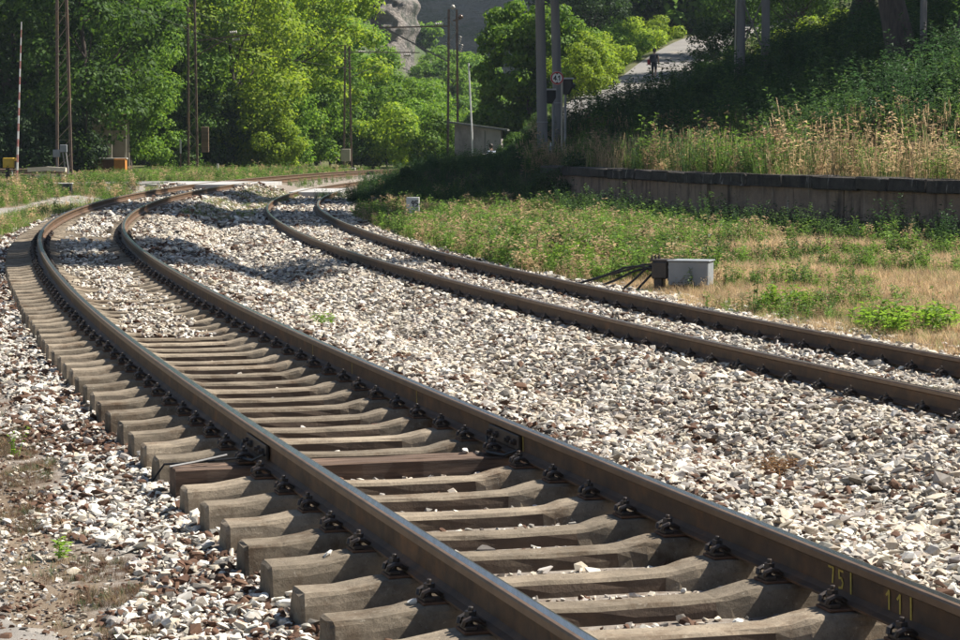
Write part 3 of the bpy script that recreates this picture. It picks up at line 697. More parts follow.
# ------------------------------------------------------------------ grass and weeds
def blade(V, Fs, base, ang, h, w, lean, rng, bend=.5):
    dx, dy = math.cos(ang), math.sin(ang); px, py = -dy*w/2, dx*w/2; b0 = len(V)
    for k, (t, ww) in enumerate(((0,1),(.55,.75),(1,.0))):
        off = lean*(t**(1+bend)); z = h*t*(1-.25*lean/h*t if h > 0 else 1)
        c = (base[0]+dx*off, base[1]+dy*off, base[2]+z)
        if ww > 0: V += [(c[0]-px*ww,c[1]-py*ww,c[2]),(c[0]+px*ww,c[1]+py*ww,c[2])]
        else: V.append(c)
    Fs += [(b0,b0+1,b0+3,b0+2),(b0+2,b0+3,b0+4)]
def tuft(seed, n, h, w, spread, lean, heads=0):
    r = random.Random(seed); V = []; Fs = []
    for i in range(n):
        a = r.uniform(0, 2*PI); rr = spread*math.sqrt(r.random()); hh = h*r.uniform(.45,1.1)
        blade(V, Fs, (rr*math.cos(a), rr*math.sin(a), -.02), r.uniform(0,2*PI), hh, w*r.uniform(.7,1.3), lean*r.uniform(.2,1.2)*hh, r)
        if heads and r.random() < heads:
            top = V[-1]
            for q in range(4):
                b0 = len(V); zz = top[2]-.05+q*.035; s = .014
                V += [(top[0]-s,top[1],zz),(top[0],top[1]-s,zz+.02),(top[0]+s,top[1],zz),(top[0],top[1]+s,zz+.05)]; Fs += [(b0,b0+1,b0+2,b0+3)]
    me = bpy.data.meshes.new('tuft'); me.from_pydata(V, [], Fs); me.materials.append(M_BLADE); return me
def leafy(seed, n_st, h, ls, spread, mats=None, nl=9):
    r = random.Random(seed); V = []; Fs = []
    for i in range(n_st):
        a = r.uniform(0,2*PI); rr = spread*math.sqrt(r.random()); hh = h*r.uniform(.55,1.1); la = r.uniform(0,2*PI); ln = r.uniform(.05,.35)*hh
        bx, by = rr*math.cos(a), rr*math.sin(a)
        blade(V, Fs, (bx,by,-.02), la, hh, .012, ln, r, .3)
        for k in range(nl):
            t = r.uniform(.15,1); c = (bx+math.cos(la)*ln*t**1.3, by+math.sin(la)*ln*t**1.3, hh*t*.95)
            an = r.uniform(0,2*PI); d = Vector((math.cos(an), math.sin(an), r.uniform(-.2,.7))).normalized(); sd = d.cross(Vector((0,0,1))).normalized()
            L = ls*r.uniform(.6,1.2); W = L*r.uniform(.3,.5); b0 = len(V); c = Vector(c)
            for p in (c, c+d*L*.45+sd*W*.5+Vector((0,0,.1*L)), c+d*L-Vector((0,0,.12*L)), c+d*L*.45-sd*W*.5+Vector((0,0,.1*L))): V.append(tuple(p))
            Fs.append((b0,b0+1,b0+2,b0+3))
    me = bpy.data.meshes.new('weed'); me.from_pydata(V, [], Fs); me.materials.append(mats or M_BLADE); return me
SHORT = [tuft(i, 16, .16, .007, .09, .5) for i in range(4)]
DRY = [tuft(20+i, 18, .26, .006, .12, 1.0) for i in range(4)]
TALL = [tuft(40+i, 22, .75, .009, .16, .35, .6) for i in range(4)]
WEED = [leafy(60+i, 7, .38, .075, .13) for i in range(4)]
TALLW = [leafy(80+i, 6, .9, .10, .2, None, 14) for i in range(4)]
UMB = []
M_FLOWER = surf('pale_lilac_petals', (.50,.47,.58), (.62,.61,.62), 30, .8, 0)
for i in range(3):
    r = random.Random(i); V = []; Fs = []
    for k in range(5):
        a = r.uniform(0,2*PI); rr = .15*r.random(); hh = r.uniform(.6,1.05); blade(V, Fs, (rr*math.cos(a),rr*math.sin(a),-.02), a, hh, .01, .12, r)
        t = V[-1]
        for q in range(7):
            b0 = len(V); cx, cy, s = t[0]+r.uniform(-.05,.05), t[1]+r.uniform(-.05,.05), .018; zz = t[2]+r.uniform(-.02,.03)
            V += [(cx-s,cy,zz),(cx,cy-s,zz+.005),(cx+s,cy,zz),(cx,cy+s,zz+.012)]; Fs.append((b0,b0+1,b0+2,b0+3))
    me = bpy.data.meshes.new('flower_stalk'); me.from_pydata(V, [], Fs); me.materials.append(M_BLADE); me.materials.append(M_FLOWER); [setattr(p_, 'material_index', 1) for p_ in me.polygons if p_.area > .0009 and len(p_.vertices) == 4 and max(me.vertices[k].co.z for k in p_.vertices)-min(me.vertices[k].co.z for k in p_.vertices) < .05]; UMB.append(me)
G_BR = np.array([.115,.19,.03]); G_MID = np.array([.065,.115,.025]); G_DK = np.array([.03,.065,.02]); STRAW = np.array([.40,.295,.165]); STRAW2 = np.array([.27,.185,.105]); FLW = np.array([.6,.58,.62])
def grow(name, parts, sources):
    P, R, Sc, I, T = [np.concatenate(q) for q in zip(*parts)]
    print(name, len(P)); return scatter(name, P, R, Sc, I, T, sources)
def patch(X, Y, srcs, size, tints, jit=.25, zoff=0.0):
    n = len(X); z = ground(X, Y)+zoff
    R = np.stack([RNG.normal(0,.08,n), RNG.normal(0,.08,n), RNG.uniform(0,2*PI,n)], 1)
    sz = size*np.clip(RNG.normal(1,.28,n), .4, 1.8)
    ti = np.asarray(tints)[RNG.integers(0, len(tints), n)]*RNG.uniform(1-jit,1+jit,(n,1))
    return np.stack([X,Y,z],1), R, np.stack([sz,sz,sz*RNG.uniform(.8,1.2,n)],1), np.asarray(srcs)[RNG.integers(0, len(srcs), n)], ti
SRC = SHORT+DRY+TALL+WEED+TALLW+UMB
iS, iD, iT, iW, iTW, iU = list(range(0,4)), list(range(4,8)), list(range(8,12)), list(range(12,16)), list(range(16,20)), list(range(20,23))
def samp(path, s0, s1, ua, ub, dens):
    n = int((s1-s0)*abs(ub-ua)*dens); s = RNG.uniform(s0,s1,n); u = RNG.uniform(ua,ub,n); x, y, t = path.at(s,u); m = in_view(x,y,2); return x[m], y[m], s[m], u[m]
rdx = lambda x, y: np.abs(seg_dist(x, y, ROADP)[0])
# dry weeds between path and ballast
parts = []
x, y, s, u = samp(T1, -6, 18, -2.55, -1.75, 1000); m = (vnoise(x,y,.22,17) > .40) & (np.abs(u+2.08+.1*np.sin(s*1.3)) < .24); parts.append(patch(x[m], y[m], iD+iD+iS, .22, [STRAW2*.6, BROWN*1.0, STRAW*.7, BROWN*.7, BROWN*.8, G_DK*1.3, STRAW2*.4], .45))
x, y, s, u = samp(T1, 18, 60, -3.4, -1.8, 50); parts.append(patch(x, y, iS+iD, .9, [G_MID, STRAW, G_BR]))
grow('dry_weeds', parts, SRC)
# grass strip right of the second track
parts = []
x, y, s, u = samp(T2, -14, 60, 1.75, 14, 80)
dE_, _, _ = seg_dist(x, y, EDGE); green = vnoise(x, y, 1.7, 41)-.20*smooth(42,34,y)+.12*smooth(40,50,y); edge = vnoise(x, y, .8, 14)
MK = [hit(413, 213), hit(376, 205)]
clear = lambda x, y: np.all([~((np.abs(x-p_.x*y/p_.y) < .32) & (y < p_.y+.25) & (y > p_.y-7)) for p_ in MK], 0)
keep = clear(x, y) & (dE_ < -.05) & (rdx(x,y) > 3.2) & ((u > 2.5) | (edge < (u-1.5)*.7))
g = keep & (green > .55); dd = keep & (green <= .55)
hs = lambda y: np.interp(y, [15,30,45], [.42,.5,.75])
def patch_h(q, src, tints, k=1.0):
    r_ = list(patch(x[q], y[q], src, 1.0, tints)); r_[2] = r_[2]*hs(y[q])[:,None]*k; return tuple(r_)
parts.append(patch_h(g, iS+iS+iS+iW, [G_BR, G_MID, G_BR*1.15, STRAW*.8], 1.15)); parts.append(patch_h(dd, iD+iD+iD+iS, [STRAW, STRAW2, STRAW*1.15, STRAW*.9]))
near = keep & (dE_ > -1.6) & (RNG.random(len(x)) < .5); parts.append(patch(x[near], y[near], iW+iS+iTW, .6, [G_DK, G_MID]))
x, y, s, u = samp(T2, -14, 14, 2.2, 11, 70); m = seg_dist(x, y, EDGE)[0] < -1; parts.append(patch(x[m], y[m], iD+iD+iS, .55, [STRAW, STRAW2, STRAW*1.1, np.array([.36,.21,.10]), STRAW2*.7, G_BR, STRAW], .4))
x, y, s, u = samp(T2, 12, 42, 1.7, 4.6, 60); m = (vnoise(x,y,1.0,77) > .25) & clear(x, y); parts.append(patch(x[m], y[m], iS+iS+iW, .95, [G_BR, G_BR*1.2, G_MID, STRAW*.8]))
grow('strip_grass', parts, SRC)
# grass between the tracks and left of the crossing
parts = []
x, y, s, u = samp(T1, 46, 76, 1.6, 3.4, 60); m = (vnoise(x,y,1.6,51) > .42) & (rdx(x,y) > 3.5); parts.append(patch(x[m], y[m], iS+iS+iD, .75, [G_BR, G_MID, STRAW*.8]))
x, y, s, u = samp(T1, 30, 76, -14, -1.9, 22); m = (rdx(x,y) > 3.3) & ~((u < -2.5) & (u > -4.3) & (vnoise(x,y,.7,3) < .85)); parts.append(patch(x[m], y[m], iS+iD+iS+iW, .8, [G_BR, G_MID, STRAW, G_BR*1.1]))
x, y, s, u = samp(T1, 80, 124, -14, -1.7, 22); m = rdx(x,y) > 3.3; parts.append(patch(x[m], y[m], iS+iS+iW, 1.0, [G_BR, G_MID, G_BR*1.1, STRAW*.8]))
x, y, s, u = samp(T1, 82, 124, 1.6, 9, 10); m = (rdx(x,y) > 3.0) & (np.abs(T2.su(x,y)[1]) > 1.5); parts.append(patch(x[m], y[m], iS+iW, .7, [G_BR, G_MID]))
n = 2600; x = RNG.uniform(-26, -12.8, n); y = RNG.uniform(81, 86.6, n); m = ~((np.abs(x+15.1) < .9) & (y < 83.6)); x, y = x[m], y[m]; parts.append(patch(x, y, iS+iD+iW, 1.0, [G_BR, G_MID, STRAW*.9]))
n = 1500; x = RNG.uniform(-26, -12.8, n); y = RNG.uniform(93.5, 97, n); parts.append(patch(x, y, iS+iD, .7, [G_BR, G_MID, STRAW*.9]))
grow('trackside_grass', parts, SRC)
# tall growth on the platform and the bank behind it
n = 30000; x = RNG.uniform(-6, 22, n); y = RNG.uniform(34, 112, n); dE_, _, _ = seg_dist(x, y, EDGE); m = in_view(x, y, 2)
parts = []
k = m & (dE_ > .45) & (dE_ < 5.5) & (y < 84) & (rdx(x,y) > 2.6) & ~((x < 1.6) & (y > 71)); a = k & (RNG.random(n) < .95)
v = vnoise(x, y, 2.0, 61)
q = a & (v > .56); parts.append(patch(x[q], y[q], iT+iTW+iD+iW, .95, [STRAW, STRAW2, G_MID, STRAW*1.1, G_BR]))
q = a & (v <= .56); parts.append(patch(x[q], y[q], iT+iTW+iW+iTW, .9, [G_MID, G_BR, STRAW2, G_BR, G_DK*1.4]))
q = a & (RNG.random(n) < .10); parts.append(patch(x[q], y[q], iU, 1.0, [G_MID, STRAW2]))
k = m & (dE_ > 4.5) & (rdx(x,y) > 2.5) & (y < 88) & ~((x < 1.8) & (y > 72)); parts.append(patch(x[k], y[k], iTW+iW+iTW, 1.15, [G_DK, G_MID, G_DK*1.2]))
k = m & (dE_ > 4.5) & (rdx(x,y) > 2.5) & (y >= 88); parts.append(patch(x[k], y[k], iW+iS, .6, [G_DK, G_MID, G_BR]))
k = m & (dE_ < 1.0) & (dE_ > -3.0) & (y > 71) & (y < 85) & (rdx(x,y) > 3.0); parts.append(patch(x[k], y[k], iTW+iW, .34, [G_DK, G_MID]))
k = m & (dE_ > .4) & (x < 1.8) & (y > 72) & (y < 86) & (rdx(x,y) > 2.6); parts.append(patch(x[k], y[k], iW+iS, .5, [G_DK, G_MID]))
n = 5200; x = RNG.uniform(-4.5, 2.6, n); y = RNG.uniform(71.5, 86.5, n); k = (seg_dist(x, y, EDGE)[0] > -2.2) & (rdx(x,y) > 2.4); parts.append(patch(x[k], y[k], iW+iTW+iW, .55, [G_DK, G_MID*.9, G_DK*1.2]))
grow('bank_growth', parts, SRC)
n = 9000; x = RNG.uniform(-4, 26, n); y = RNG.uniform(84, 185, n); m = in_view(x,y,3) & (rdx(x,y) > 2.5) & (seg_dist(x,y,EDGE)[0] > -.5) & (rdx(x,y) < 12) & ((x > 3) | (RNG.random(n) < .5))
grow('roadside_grass', [patch(x[m], y[m], iS+iS+iW, .8, [G_BR, G_MID, G_BR*1.2])], SRC)

# single weeds that stand out
def weed(label, px, py, seed, n_st, h, ls, spread, col, cat='weed', p=None):
    m = leaf_mat('weed_leaf', tuple(col*.75), tuple(col*1.3), .45)
    me = leafy(seed, n_st, h, ls, spread, m, 12); p = p or hit(px, py)
    o = link('weed', me); o.location = p; tag(o, label, cat)
weed('small bright green weed growing alone in the pale ballast between the tracks', 322, 326, 1, 12, .13, .05, .14, G_BR)
weed('bright green seedling at the edge of the worn path', 55, 566, 2, 4, .16, .05, .04, G_BR*1.3)
weed('thin grassy sprout at the dry weed edge of the ballast', 14, 458, 3, 4, .2, .035, .03, G_BR*1.2)
weed('tiny green weed squeezed between two concrete sleeper ends', 281, 597, 4, 5, .09, .03, .03, G_BR)
weed('lush green clump beside the second track left of the grey box', 572, 272, 5, 60, .5, .10, .62, G_BR*1.1)
weed('leafy green clump in the dry grass right of the grey box', 788, 312, 6, 40, .36, .10, .4, G_BR*1.1)
weed('wide green weed patch in the dry grass farthest along from the grey box', 905, 332, 7, 60, .36, .11, .62, G_BR*1.1)
weed('brown dead twig heap on the ballast between the tracks', 787, 476, 8, 26, .12, .05, .25, BROWN*1.1)

# ------------------------------------------------------------------ trees
def tube_tree(seed, H, r0, crown_pts, lean=.06):
    r = random.Random(seed); mb = MB(); pts = []
    n = 7; ox = oy = 0
    for i in range(n+1):
        ox += r.uniform(-lean,lean)*H/n*2; oy += r.uniform(-lean,lean)*H/n*2; pts.append(Vector((ox if i else 0, oy if i else 0, H*.78*i/n-.3*(i == 0))))
    rad = [r0*(1.35 if i == 0 else (1-.85*i/n)) for i in range(n+1)]
    mb.tube(pts, rad, 9)
    for c in crown_pts:
        k = max(1, min(n-1, int((c[2]*.72)/(H*.78)*n))); a = pts[k]; c = Vector(c); mid = a.lerp(c, .5)+Vector((0,0,-.08*(c-a).length))
        mb.tube([a, mid, c], [rad[k]*.5, rad[k]*.28, .02], 5)
    return mb
def leaves(rng, clusters, n, ls, flat=.5, droop=.0):
    C = np.array([c[0] for c in clusters], float); Rr = np.array([c[1] for c in clusters], float)
    w = Rr**2; w = w/w.sum(); k = rng.choice(len(C), n, p=w)
    d = rng.normal(size=(n,3)); d /= np.linalg.norm(d, axis=1)[:,None]
    rad = rng.uniform(.35, 1, n)**.5*(1+rng.normal(0,.08,n))
    pos = C[k]+d*(Rr[k]*rad)[:,None]*np.array([1,1,.72])
    nrm = d*.9+np.array([0,0,flat])+rng.normal(0,.38,(n,3)); nrm /= np.linalg.norm(nrm, axis=1)[:,None]
    t = np.cross(nrm, rng.normal(size=(n,3))); t /= np.linalg.norm(t, axis=1)[:,None]; bt = np.cross(nrm, t)
    L = ls*rng.uniform(.6,1.3,n)[:,None]; W = L*.62
    V = np.stack([pos-t*L*.5, pos+bt*W*.5+nrm*L*.06, pos+t*L*.5-nrm*L*.1, pos-bt*W*.5+nrm*L*.06], 1).reshape(-1,3)
    return V, np.arange(4*n).reshape(n,4)
def crown_clusters(rng, c, rad, n, cr, lo=-.9):
    out = []
    while len(out) < n:
        d = rng.normal(size=3); d /= np.linalg.norm(d); q = rng.uniform(.25,1)**.4
        if d[2] < lo: continue
        p = np.array(c)+d*np.array(rad)*q*(1+rng.normal(0,.07)); out.append((p, cr*rng.uniform(.6,1.35)))
    return out
PROTO = {}
def proto(key, seed, H, c, rad, ncl, cr, nl, ls, r0, flat=.5, lo=-.95):
    rng = np.random.default_rng(seed); cl = crown_clusters(rng, c, rad, ncl, cr, lo)
    V, Fq = leaves(rng, cl, nl, ls, flat)
    crown = np_mesh('crown', V, Fq, LEAF[1])
    tr = tube_tree(seed, H, r0, [tuple(q[0]) for q in cl[::4]]).mesh('trunk', M_BARK, True)
    PROTO[key] = (tr, crown)
proto('broad', 1, 14, (0,0,8.2), (4.6,4.6,6.6), 95, 1.15, 19000, .27, .26)
proto('tall', 2, 17, (0,0,9.8), (3.6,3.6,8.2), 95, 1.05, 19000, .27, .24)
proto('ragged', 3, 13, (0,0,7.4), (4.8,4.2,5.6), 62, 1.05, 15000, .28, .22)
proto('high', 4, 24, (0,0,16.5), (5.2,5.2,7.0), 80, 1.4, 20000, .30, .42)
proto('pine', 7, 27, (0,0,21.5), (4.2,4.2,3.0), 60, 1.2, 16000, .32, .40)
proto('shrub', 5, 3.2, (0,0,1.6), (1.7,1.6,1.5), 34, .58, 6000, .18, .05)
proto('low', 6, 5.2, (0,0,2.9), (2.3,2.2,2.6), 46, .75, 8500, .21, .08)
def plant(key, x, y, label, cat, sc=1.0, rz=None, leaf=1, group=None, name=None, sz=None, z=None):
    tr, cr = PROTO[key]
    if cat == 'bush' and label.startswith(('green bush','bush on')): label = ('dark green ','fresh green ','yellow green ','blackish green ')[leaf]+('tall ' if key == 'low' else 'low ')+label[label.index('bush'):]; 
    t = thing(name or ('tree' if cat == 'tree' else 'bush'), label, cat, (x, y, (gz(x,y) if z is None else z)-.05), random.uniform(0,2*PI) if rz is None else rz, group)
    t.scale = (sc, sc, sz or sc)
    link('trunk', tr, t); c = link('crown', cr, t);  c.material_slots[0].link = 'OBJECT'; c.material_slots[0].material = LEAF[leaf]
    return t
def px_x(px, Y): return (px-480)/F_PX*Y*math.cos(PITCH)**-0
# wood on the left, front row
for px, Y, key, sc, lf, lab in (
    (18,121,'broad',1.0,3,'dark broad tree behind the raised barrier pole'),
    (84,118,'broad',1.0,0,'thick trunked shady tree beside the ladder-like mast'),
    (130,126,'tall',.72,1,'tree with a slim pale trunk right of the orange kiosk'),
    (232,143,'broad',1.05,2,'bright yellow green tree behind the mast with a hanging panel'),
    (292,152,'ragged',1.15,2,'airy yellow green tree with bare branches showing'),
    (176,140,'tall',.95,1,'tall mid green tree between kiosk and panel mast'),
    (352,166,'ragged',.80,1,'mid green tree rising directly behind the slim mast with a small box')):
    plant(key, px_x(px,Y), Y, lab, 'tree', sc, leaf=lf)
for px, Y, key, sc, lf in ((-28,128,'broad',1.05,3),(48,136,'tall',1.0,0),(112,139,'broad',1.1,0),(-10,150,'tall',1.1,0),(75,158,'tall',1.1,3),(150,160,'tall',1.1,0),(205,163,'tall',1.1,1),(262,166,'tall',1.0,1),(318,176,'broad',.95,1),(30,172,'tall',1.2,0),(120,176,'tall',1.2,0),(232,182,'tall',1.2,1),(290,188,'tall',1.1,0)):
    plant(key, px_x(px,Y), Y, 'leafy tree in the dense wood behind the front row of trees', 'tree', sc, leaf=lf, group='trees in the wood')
# undergrowth along the far side of the line
i = 0
for px, Y, key, sc, lf in ((258,141,'low',.9,2),(283,146,'low',1.0,1),(310,150,'low',1.05,1),(330,158,'low',1.1,1),(372,160,'low',1.15,1),(398,163,'low',1.25,1),(422,166,'low',1.1,1),(440,160,'low',.8,1),(232,142,'shrub',1.2,1),(275,140,'shrub',1.0,2),(388,152,'shrub',1.3,2),(412,156,'shrub',1.4,1),(436,150,'shrub',1.2,1),(360,152,'shrub',1.0,0),(60,117,'shrub',1.2,3),(20,114,'shrub',1.1,3),(150,136,'low',.9,1),(174,138,'low',.9,0),(216,141,'low',1.0,0)):
    plant(key, px_x(px,Y), Y, 'green bush in the undergrowth along the edge of the wood', 'bush', sc, leaf=lf, group='undergrowth bushes')
# ivy-clad mass right of the hut
def ivy(label, spec, seed, n, ls, leaf, base, name='ivy_tree', cat='tree'):
    rng = np.random.default_rng(seed); t = thing(name, label, cat, base); cl = []
    for c, rad, k, cr in spec: cl += crown_clusters(rng, c, rad, k, cr)
    V, Fq = leaves(rng, cl, n, ls, .25); link('crown', np_mesh('crown', V, Fq, LEAF[leaf]), t)
    link('trunk', tube_tree(seed, 5.5, .22, [tuple(c[0]) for c in cl[::9]]).mesh('trunk', M_BARK, True), t)
    return t
Yv = 121; bx = px_x(535, Yv); bz = gz(bx, Yv)-.1
ivy('big rounded ivy-covered tree right of the hut, behind the two grey poles', [((-1.2,0,3.4),(1.55,1.5,3.4),46,.6), ((.9,.2,3.2),(2.0,1.6,2.9),42,.6), ((2.5,0,1.5),(1.5,1.4,1.9),28,.5), ((-.5,0,6.0),(1.6,1.2,1.2),22,.5), ((-1.0,-.2,.4),(1.7,1.3,1.6),30,.5), ((1.2,-.2,.3),(1.7,1.2,1.4),24,.5)], 31, 44000, .20, 1, (bx, Yv, bz)).scale = (1.16, 1.16, 1.16)
# bushes on the left bank of the hill road
for px, py, Y, key, sc, lf in ((596,0,112,'shrub',.8,2),(608,0,121,'shrub',.9,2),(598,0,126,'low',.7,1),(622,0,136,'shrub',.9,2),(636,0,147,'shrub',1.0,1),(652,0,157,'shrub',1.0,2),(612,0,140,'low',.7,0),(630,0,158,'low',.8,1),(672,0,168,'shrub',.9,2)):
    plant(key, px_x(px,Y)-1.0, Y, 'sunlit green bush on the left bank of the hill road', 'bush', sc, leaf=lf, group='bushes lining the hill road')
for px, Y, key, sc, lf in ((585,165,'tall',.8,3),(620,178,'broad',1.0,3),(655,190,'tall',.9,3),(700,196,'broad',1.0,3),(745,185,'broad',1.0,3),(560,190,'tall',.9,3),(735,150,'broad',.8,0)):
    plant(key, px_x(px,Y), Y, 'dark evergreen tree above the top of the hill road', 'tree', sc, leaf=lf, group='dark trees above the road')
# shady bushes and tall trees on the right bank
def bush_to(px, py, Y, key, lf, label, group):
    x = px_x(px,Y); g0 = gz(x,Y); h = max(.35, at(px,py,Y).z-g0); plant(key, x, Y, label, 'bush', h/(3.15 if key == 'shrub' else 5.5), leaf=lf, group=group)
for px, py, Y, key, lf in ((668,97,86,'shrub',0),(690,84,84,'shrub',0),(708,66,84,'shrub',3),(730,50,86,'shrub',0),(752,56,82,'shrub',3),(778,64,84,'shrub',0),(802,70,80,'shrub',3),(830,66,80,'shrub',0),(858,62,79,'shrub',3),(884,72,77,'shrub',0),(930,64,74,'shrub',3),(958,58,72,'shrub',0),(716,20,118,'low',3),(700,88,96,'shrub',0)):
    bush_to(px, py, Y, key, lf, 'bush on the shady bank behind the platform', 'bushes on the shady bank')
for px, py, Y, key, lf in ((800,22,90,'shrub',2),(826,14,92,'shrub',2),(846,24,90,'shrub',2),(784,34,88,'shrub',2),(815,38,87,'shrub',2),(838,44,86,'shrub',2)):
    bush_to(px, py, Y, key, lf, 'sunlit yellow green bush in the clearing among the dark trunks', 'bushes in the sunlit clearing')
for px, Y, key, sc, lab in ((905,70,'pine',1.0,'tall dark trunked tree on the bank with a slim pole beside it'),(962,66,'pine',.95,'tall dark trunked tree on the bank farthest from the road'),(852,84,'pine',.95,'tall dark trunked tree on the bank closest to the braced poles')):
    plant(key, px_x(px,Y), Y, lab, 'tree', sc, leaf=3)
for x, y, sc in ((17.2,83,.78),(22,85,.95),(28,80,1.0),(15.4,80.5,.62),(33,84,1.1),(24,75.5,.85)):
    plant('high', x, y, 'high crowned tree in the wood on the hillside behind the platform', 'tree', sc, leaf=3, group='hillside wood trees')
for x, y, sc in ((11.2,43.6,1.12),):
    plant('pine', x, y, 'high crowned tree standing on the platform bank', 'tree', sc, leaf=0, group='platform bank trees')
for x, y, sc in ((18.5,134,.85),(16.8,120,.6)):
    plant('broad', x, y, 'leafy tree overhanging the right edge of the hill road', 'tree', sc, leaf=0, group='trees overhanging the hill road')
# mound bushes at the end of the platform
for px, py, Y, key, lf in ((408,166,80,'shrub',3),(428,163,82,'shrub',3),(452,163,83,'shrub',3),(520,153,77,'shrub',3),(540,148,75,'shrub',0),(500,157,79,'shrub',3),(572,156,70,'shrub',3),(512,146,83,'shrub',3),(526,134,82,'shrub',0),(538,130,81,'shrub',3),(470,164,82,'shrub',3),(494,152,86,'shrub',3),(503,148,86.5,'shrub',0),(511,142,87,'shrub',3),(519,134,88,'shrub',0),(526,128,88.5,'shrub',3)):
    bush_to(px, py, Y, key, lf, 'low dark bush at the overgrown end of the platform', 'bushes at the platform end')

# far wooded slopes
def far_crown(seed):
    rng = np.random.default_rng(seed); cl = crown_clusters(rng, (0,0,3.6), (2.6,2.6,3.4), 26, 1.0); V, Fq = leaves(rng, cl, 1500, .55, .5)
    return np_mesh('far_crown', V, Fq, LEAF[1])
FARC = [far_crown(200+i) for i in range(3)]
for i, me in enumerate(FARC): me.materials.clear(); me.materials.append(LEAF[(1,1,0)[i]])
def hill_mesh(name, f, x0, x1, nx_, y0, y1, ny_, mat):
    X, Y = np.meshgrid(np.linspace(x0,x1,nx_), np.linspace(y0,y1,ny_)); Z = f(X.ravel(), Y.ravel()); id_ = np.arange(nx_*ny_).reshape(ny_,nx_)
    Fq = np.stack([id_[:-1,:-1], id_[:-1,1:], id_[1:,1:], id_[1:,:-1]], -1).reshape(-1,4)
    return tag(link(name, np_mesh(name, np.stack([X.ravel(),Y.ravel(),Z],1), Fq, mat, True)), kind='structure')
M_HILL = surf('wooded_hill_floor', (.05,.075,.028), (.10,.11,.05), .08, .95, .6, .6, (.20,.15,.09), .05, (.58,.68), bdist=1.0)
def f_hill(X, Y):                                   # spur falling to the right, with a crag on top
    r = np.clip((Y-270)/90, 0, 1)
    top = np.interp(X, [-200,-60,-30,-17,-10,-4,2,30], [90,62,46,36,19,14,9,5])
    return -2+top*smooth(0,1,r)+3*(vnoise(X,Y,14,71)-.5)*r
hill_mesh('hill', f_hill, -220, 40, 110, 265, 420, 60, M_HILL)
M_MOUNT = surf('shaded_mountain', (.10,.105,.085), (.17,.165,.15), .03, .95, 1.0, .12, (.05,.075,.035), .025, (.48,.56), stretch=(1,1,2.5), bdist=6)
def f_mount(X, Y):
    return -5+130*smooth(560,660,Y+.55*X+60*(vnoise(X,Y,90,72)-.5))+24*(vnoise(X,Y,30,73)-.5)*smooth(560,700,Y)+9*(vnoise(X,Y,9,74)-.5)*smooth(560,700,Y)
hill_mesh('mountain', f_mount, -500, 300, 180, 540, 960, 120, M_MOUNT)
# crag: stacked broken ledges
def crag():
    rng = np.random.default_rng(5); nz, nxx = 46, 70; V = []
    for j in range(nz):
        for i in range(nxx):
            X = -25.3+i*.24*1.0; Zz = 11+j*.5
            led = (vnoise(np.array([X*.35]), np.array([Zz]), 1.3, 81)[0]-.5)*2.6+(vnoise(np.array([X]), np.array([Zz*.4]), 2.2, 82)[0]-.5)*3.4+(vnoise(np.array([X]), np.array([Zz]), .6, 83)[0]-.5)*1.7
            V.append((X+(vnoise(np.array([Zz]), np.array([7.]), 1.6, 84)[0]-.5)*2.2*(i/nxx), 322+j*.16-led+(max(0,(i-nxx+14))/14)**2*9, Zz))
    id_ = np.arange(nz*nxx).reshape(nz,nxx); Fq = np.stack([id_[:-1,:-1], id_[:-1,1:], id_[1:,1:], id_[1:,:-1]], -1).reshape(-1,4)
    return np_mesh('cliff', np.array(V), Fq, M_CLIFF)
tag(link('cliff', crag()), kind='structure')
n = 1500; x = RNG.uniform(-120, 25, n); y = RNG.uniform(268, 350, n); z = f_hill(x, y); m = (x/y > -.12) & ~((x > -17) & (x < -8.5) & (y > 308))
x, y, z = x[m], y[m], z[m]; k1 = len(x)
n2 = 1200; x2 = np.concatenate([RNG.uniform(-120,-22,n2//2), RNG.uniform(12,75,n2//2)]); y2 = RNG.uniform(178, 262, n2); q = x2/y2; m2_ = (q > -.28) & (q < .28) & ((q < -.10) | (q > .06)); x2, y2 = x2[m2_], y2[m2_]; z2 = ground(x2, y2)
X = np.concatenate([x,x2]); Y = np.concatenate([y,y2]); Z = np.concatenate([z,z2])-.3; nn = len(X)
sc = RNG.uniform(.55,1.2,nn)*np.concatenate([np.full(k1,.75), np.full(len(x2),1.25)])
scatter('far_wood', np.stack([X,Y,Z],1), np.stack([X*0,X*0,RNG.uniform(0,6.28,nn)],1), np.stack([sc,sc,sc*RNG.uniform(.8,1.2,nn)],1), RNG.integers(0,3,nn), np.ones((nn,3)), FARC)

